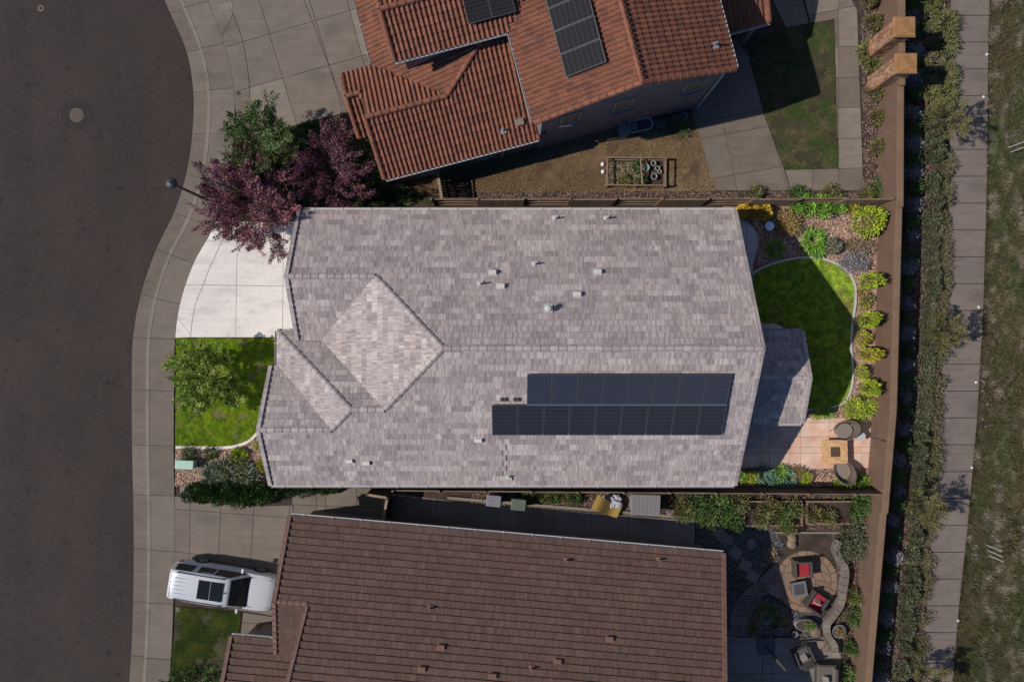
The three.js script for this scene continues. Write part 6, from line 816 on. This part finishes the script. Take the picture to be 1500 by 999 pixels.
for (const [px, py, r, lab] of [[1141, 925, 0.2, 'round dark pot in shaded gravel above the umbrella'], [1165, 929, 0.16, 'round grey pot below the oval planter'], [1106, 905, 0.1, 'tiny pale pot in shaded gravel beside the curved path'], [1230, 925, 0.36, 'large round pot with orange flowers behind the seat wall']]) { const [x, z] = G(px, py, 0.3), o = thing('round_pot', lab, 'pot', x, 0, z); mesh('pot', new THREE.LatheGeometry([[0.01, 0], [r * 0.75, 0], [r, 0.32], [r * 1.05, 0.33], [r * 0.88, 0.33], [r * 0.84, 0.26], [0.01, 0.26]].map((q) => new THREE.Vector2(...q)), 24), r > 0.3 ? M.stoneDark : M.darkGrey, o); mesh('rim', new THREE.TorusGeometry(r * 0.97, 0.015, 6, 24).rotateX(Math.PI / 2).translate(0, 0.335, 0), M.grey, o); if (r > 0.3) mesh('flowers', leafCloud(Array.from({ length: 260 }, () => ({ p: V3(rr(-0.24, 0.24), rr(0.28, 0.5), rr(-0.24, 0.24)) })), 0.09, [[0.3, 0.16, 0.03], [0.25, 0.2, 0.06], [0.14, 0.16, 0.05]]), leafMat, o).userData.kind = 'stuff'; }
{ const [x, z] = G(379, 926), o = thing('porch_bench', 'dark porch bench by the brown house front door', 'bench', x, 0.02, z, 0.8); for (let i = 0; i < 4; i++) mesh('slat', rbx(1.1, 0.035, 0.1, 0, 0.44, -0.2 + i * 0.125, 0.01), M.darkGrey, o); mesh('backrest', rbx(1.1, 0.35, 0.05, 0, 0.7, -0.28, 0.015), M.darkGrey, o); for (const s of [-1, 1]) { mesh('leg', bx(0.05, 0.43, 0.45, s * 0.48, 0.215, -0.02), M.darkGrey, o); mesh('arm', rbx(0.06, 0.04, 0.5, s * 0.52, 0.62, -0.02, 0.01), M.grey, o); } }
{ const [x, z] = G(260, 893), o = thing('valve_cover', 'pale round valve ring in the patchy lawn', 'valve cover', x, 0.01, z); mesh('rim', new THREE.TorusGeometry(0.12, 0.02, 6, 20).rotateX(Math.PI / 2), M.pave2, o); mesh('lid', cyl(0.11, 0.11, 0.01, 0, 0, 0, 18), M.stoneDark, o); }
// ---------------------------------------------------------------- verge and meadow
const teal = std(0.19, 0.22, 0.2, { roughness: 0.7 });
for (const [px, py] of [[1371, 612], [1367, 643], [1361, 675], [1363, 708]]) lid('valve_box', 'pale green valve box lid beside the public path', 'valve box', px, py, 0.4, 0.3, rr(-0.2, 0.2), teal, 0.0, 'valve boxes along the public path');
for (const [px, py, lab] of [[1385, 80, 'pale round valve lid in bark near the stone pillars'], [1377, 424, 'pale round valve lid between hedge and public path']]) { const [x, z] = G(px, py), o = thing('valve_cover', lab, 'valve cover', x, 0, z); mesh('rim', cyl(0.15, 0.16, 0.05, 0, 0.0, 0, 20), M.lightGrey, o); mesh('lid', cyl(0.11, 0.11, 0.02, 0, 0.025, 0, 18), teal, o); }
boulder(1371, 449, 0.3, M.stone, 'flat pale boulder between hedge and public path');
for (const [px, py, h] of [[1443, 797, 1.4], [1445, 805, 1.35], [1446, 812, 1.35], [1477, 217, 1.4], [1479, 224, 1.3]]) { const [x, z] = G(px, py), o = thing('marker_stake', py > 500 ? 'thin pale stake in a row of three in the meadow' : 'thin pale stake in a pair in the meadow', 'stake', x, 0, z, 0, py > 500 ? 'three meadow stakes' : 'two meadow stakes'); mesh('stake', bx(0.035, h, 0.035, 0, h / 2, 0), M.lightGrey, o); mesh('point', new THREE.ConeGeometry(0.025, 0.06, 4).translate(0, h + 0.03, 0), M.lightGrey, o); }
for (const [px, py] of [[1441, 142], [1446, 80], [1434, 450], [1430, 560], [1424, 685], [1404, 909]]) { const [x, z] = G(px, py), o = thing('path_marker', 'tiny white marker at the meadow edge of the public path', 'marker', x, 0.03, z, 0, 'white path markers'); mesh('disc', cyl(0.06, 0.07, 0.03, 0, 0.01, 0, 12), M.white, o); }
{ const spots = scatter(meadowArea.map(([x, z]) => [Math.min(x, 29), z]), 9).filter(([x, z]) => fbm(x * 1.5 + 90, z * 0.5 + 5) > 0.47); cover('meadow_stones', new THREE.IcosahedronGeometry(0.05, 0).scale(1.2, 0.5, 1), spots, () => jit([0.18, 0.15, 0.13], 0.3), 'small pale stones scattered through the meadow grass', 'stones', [0.5, 1.5], 0.01, true); }
renderer.render(scene, camera);
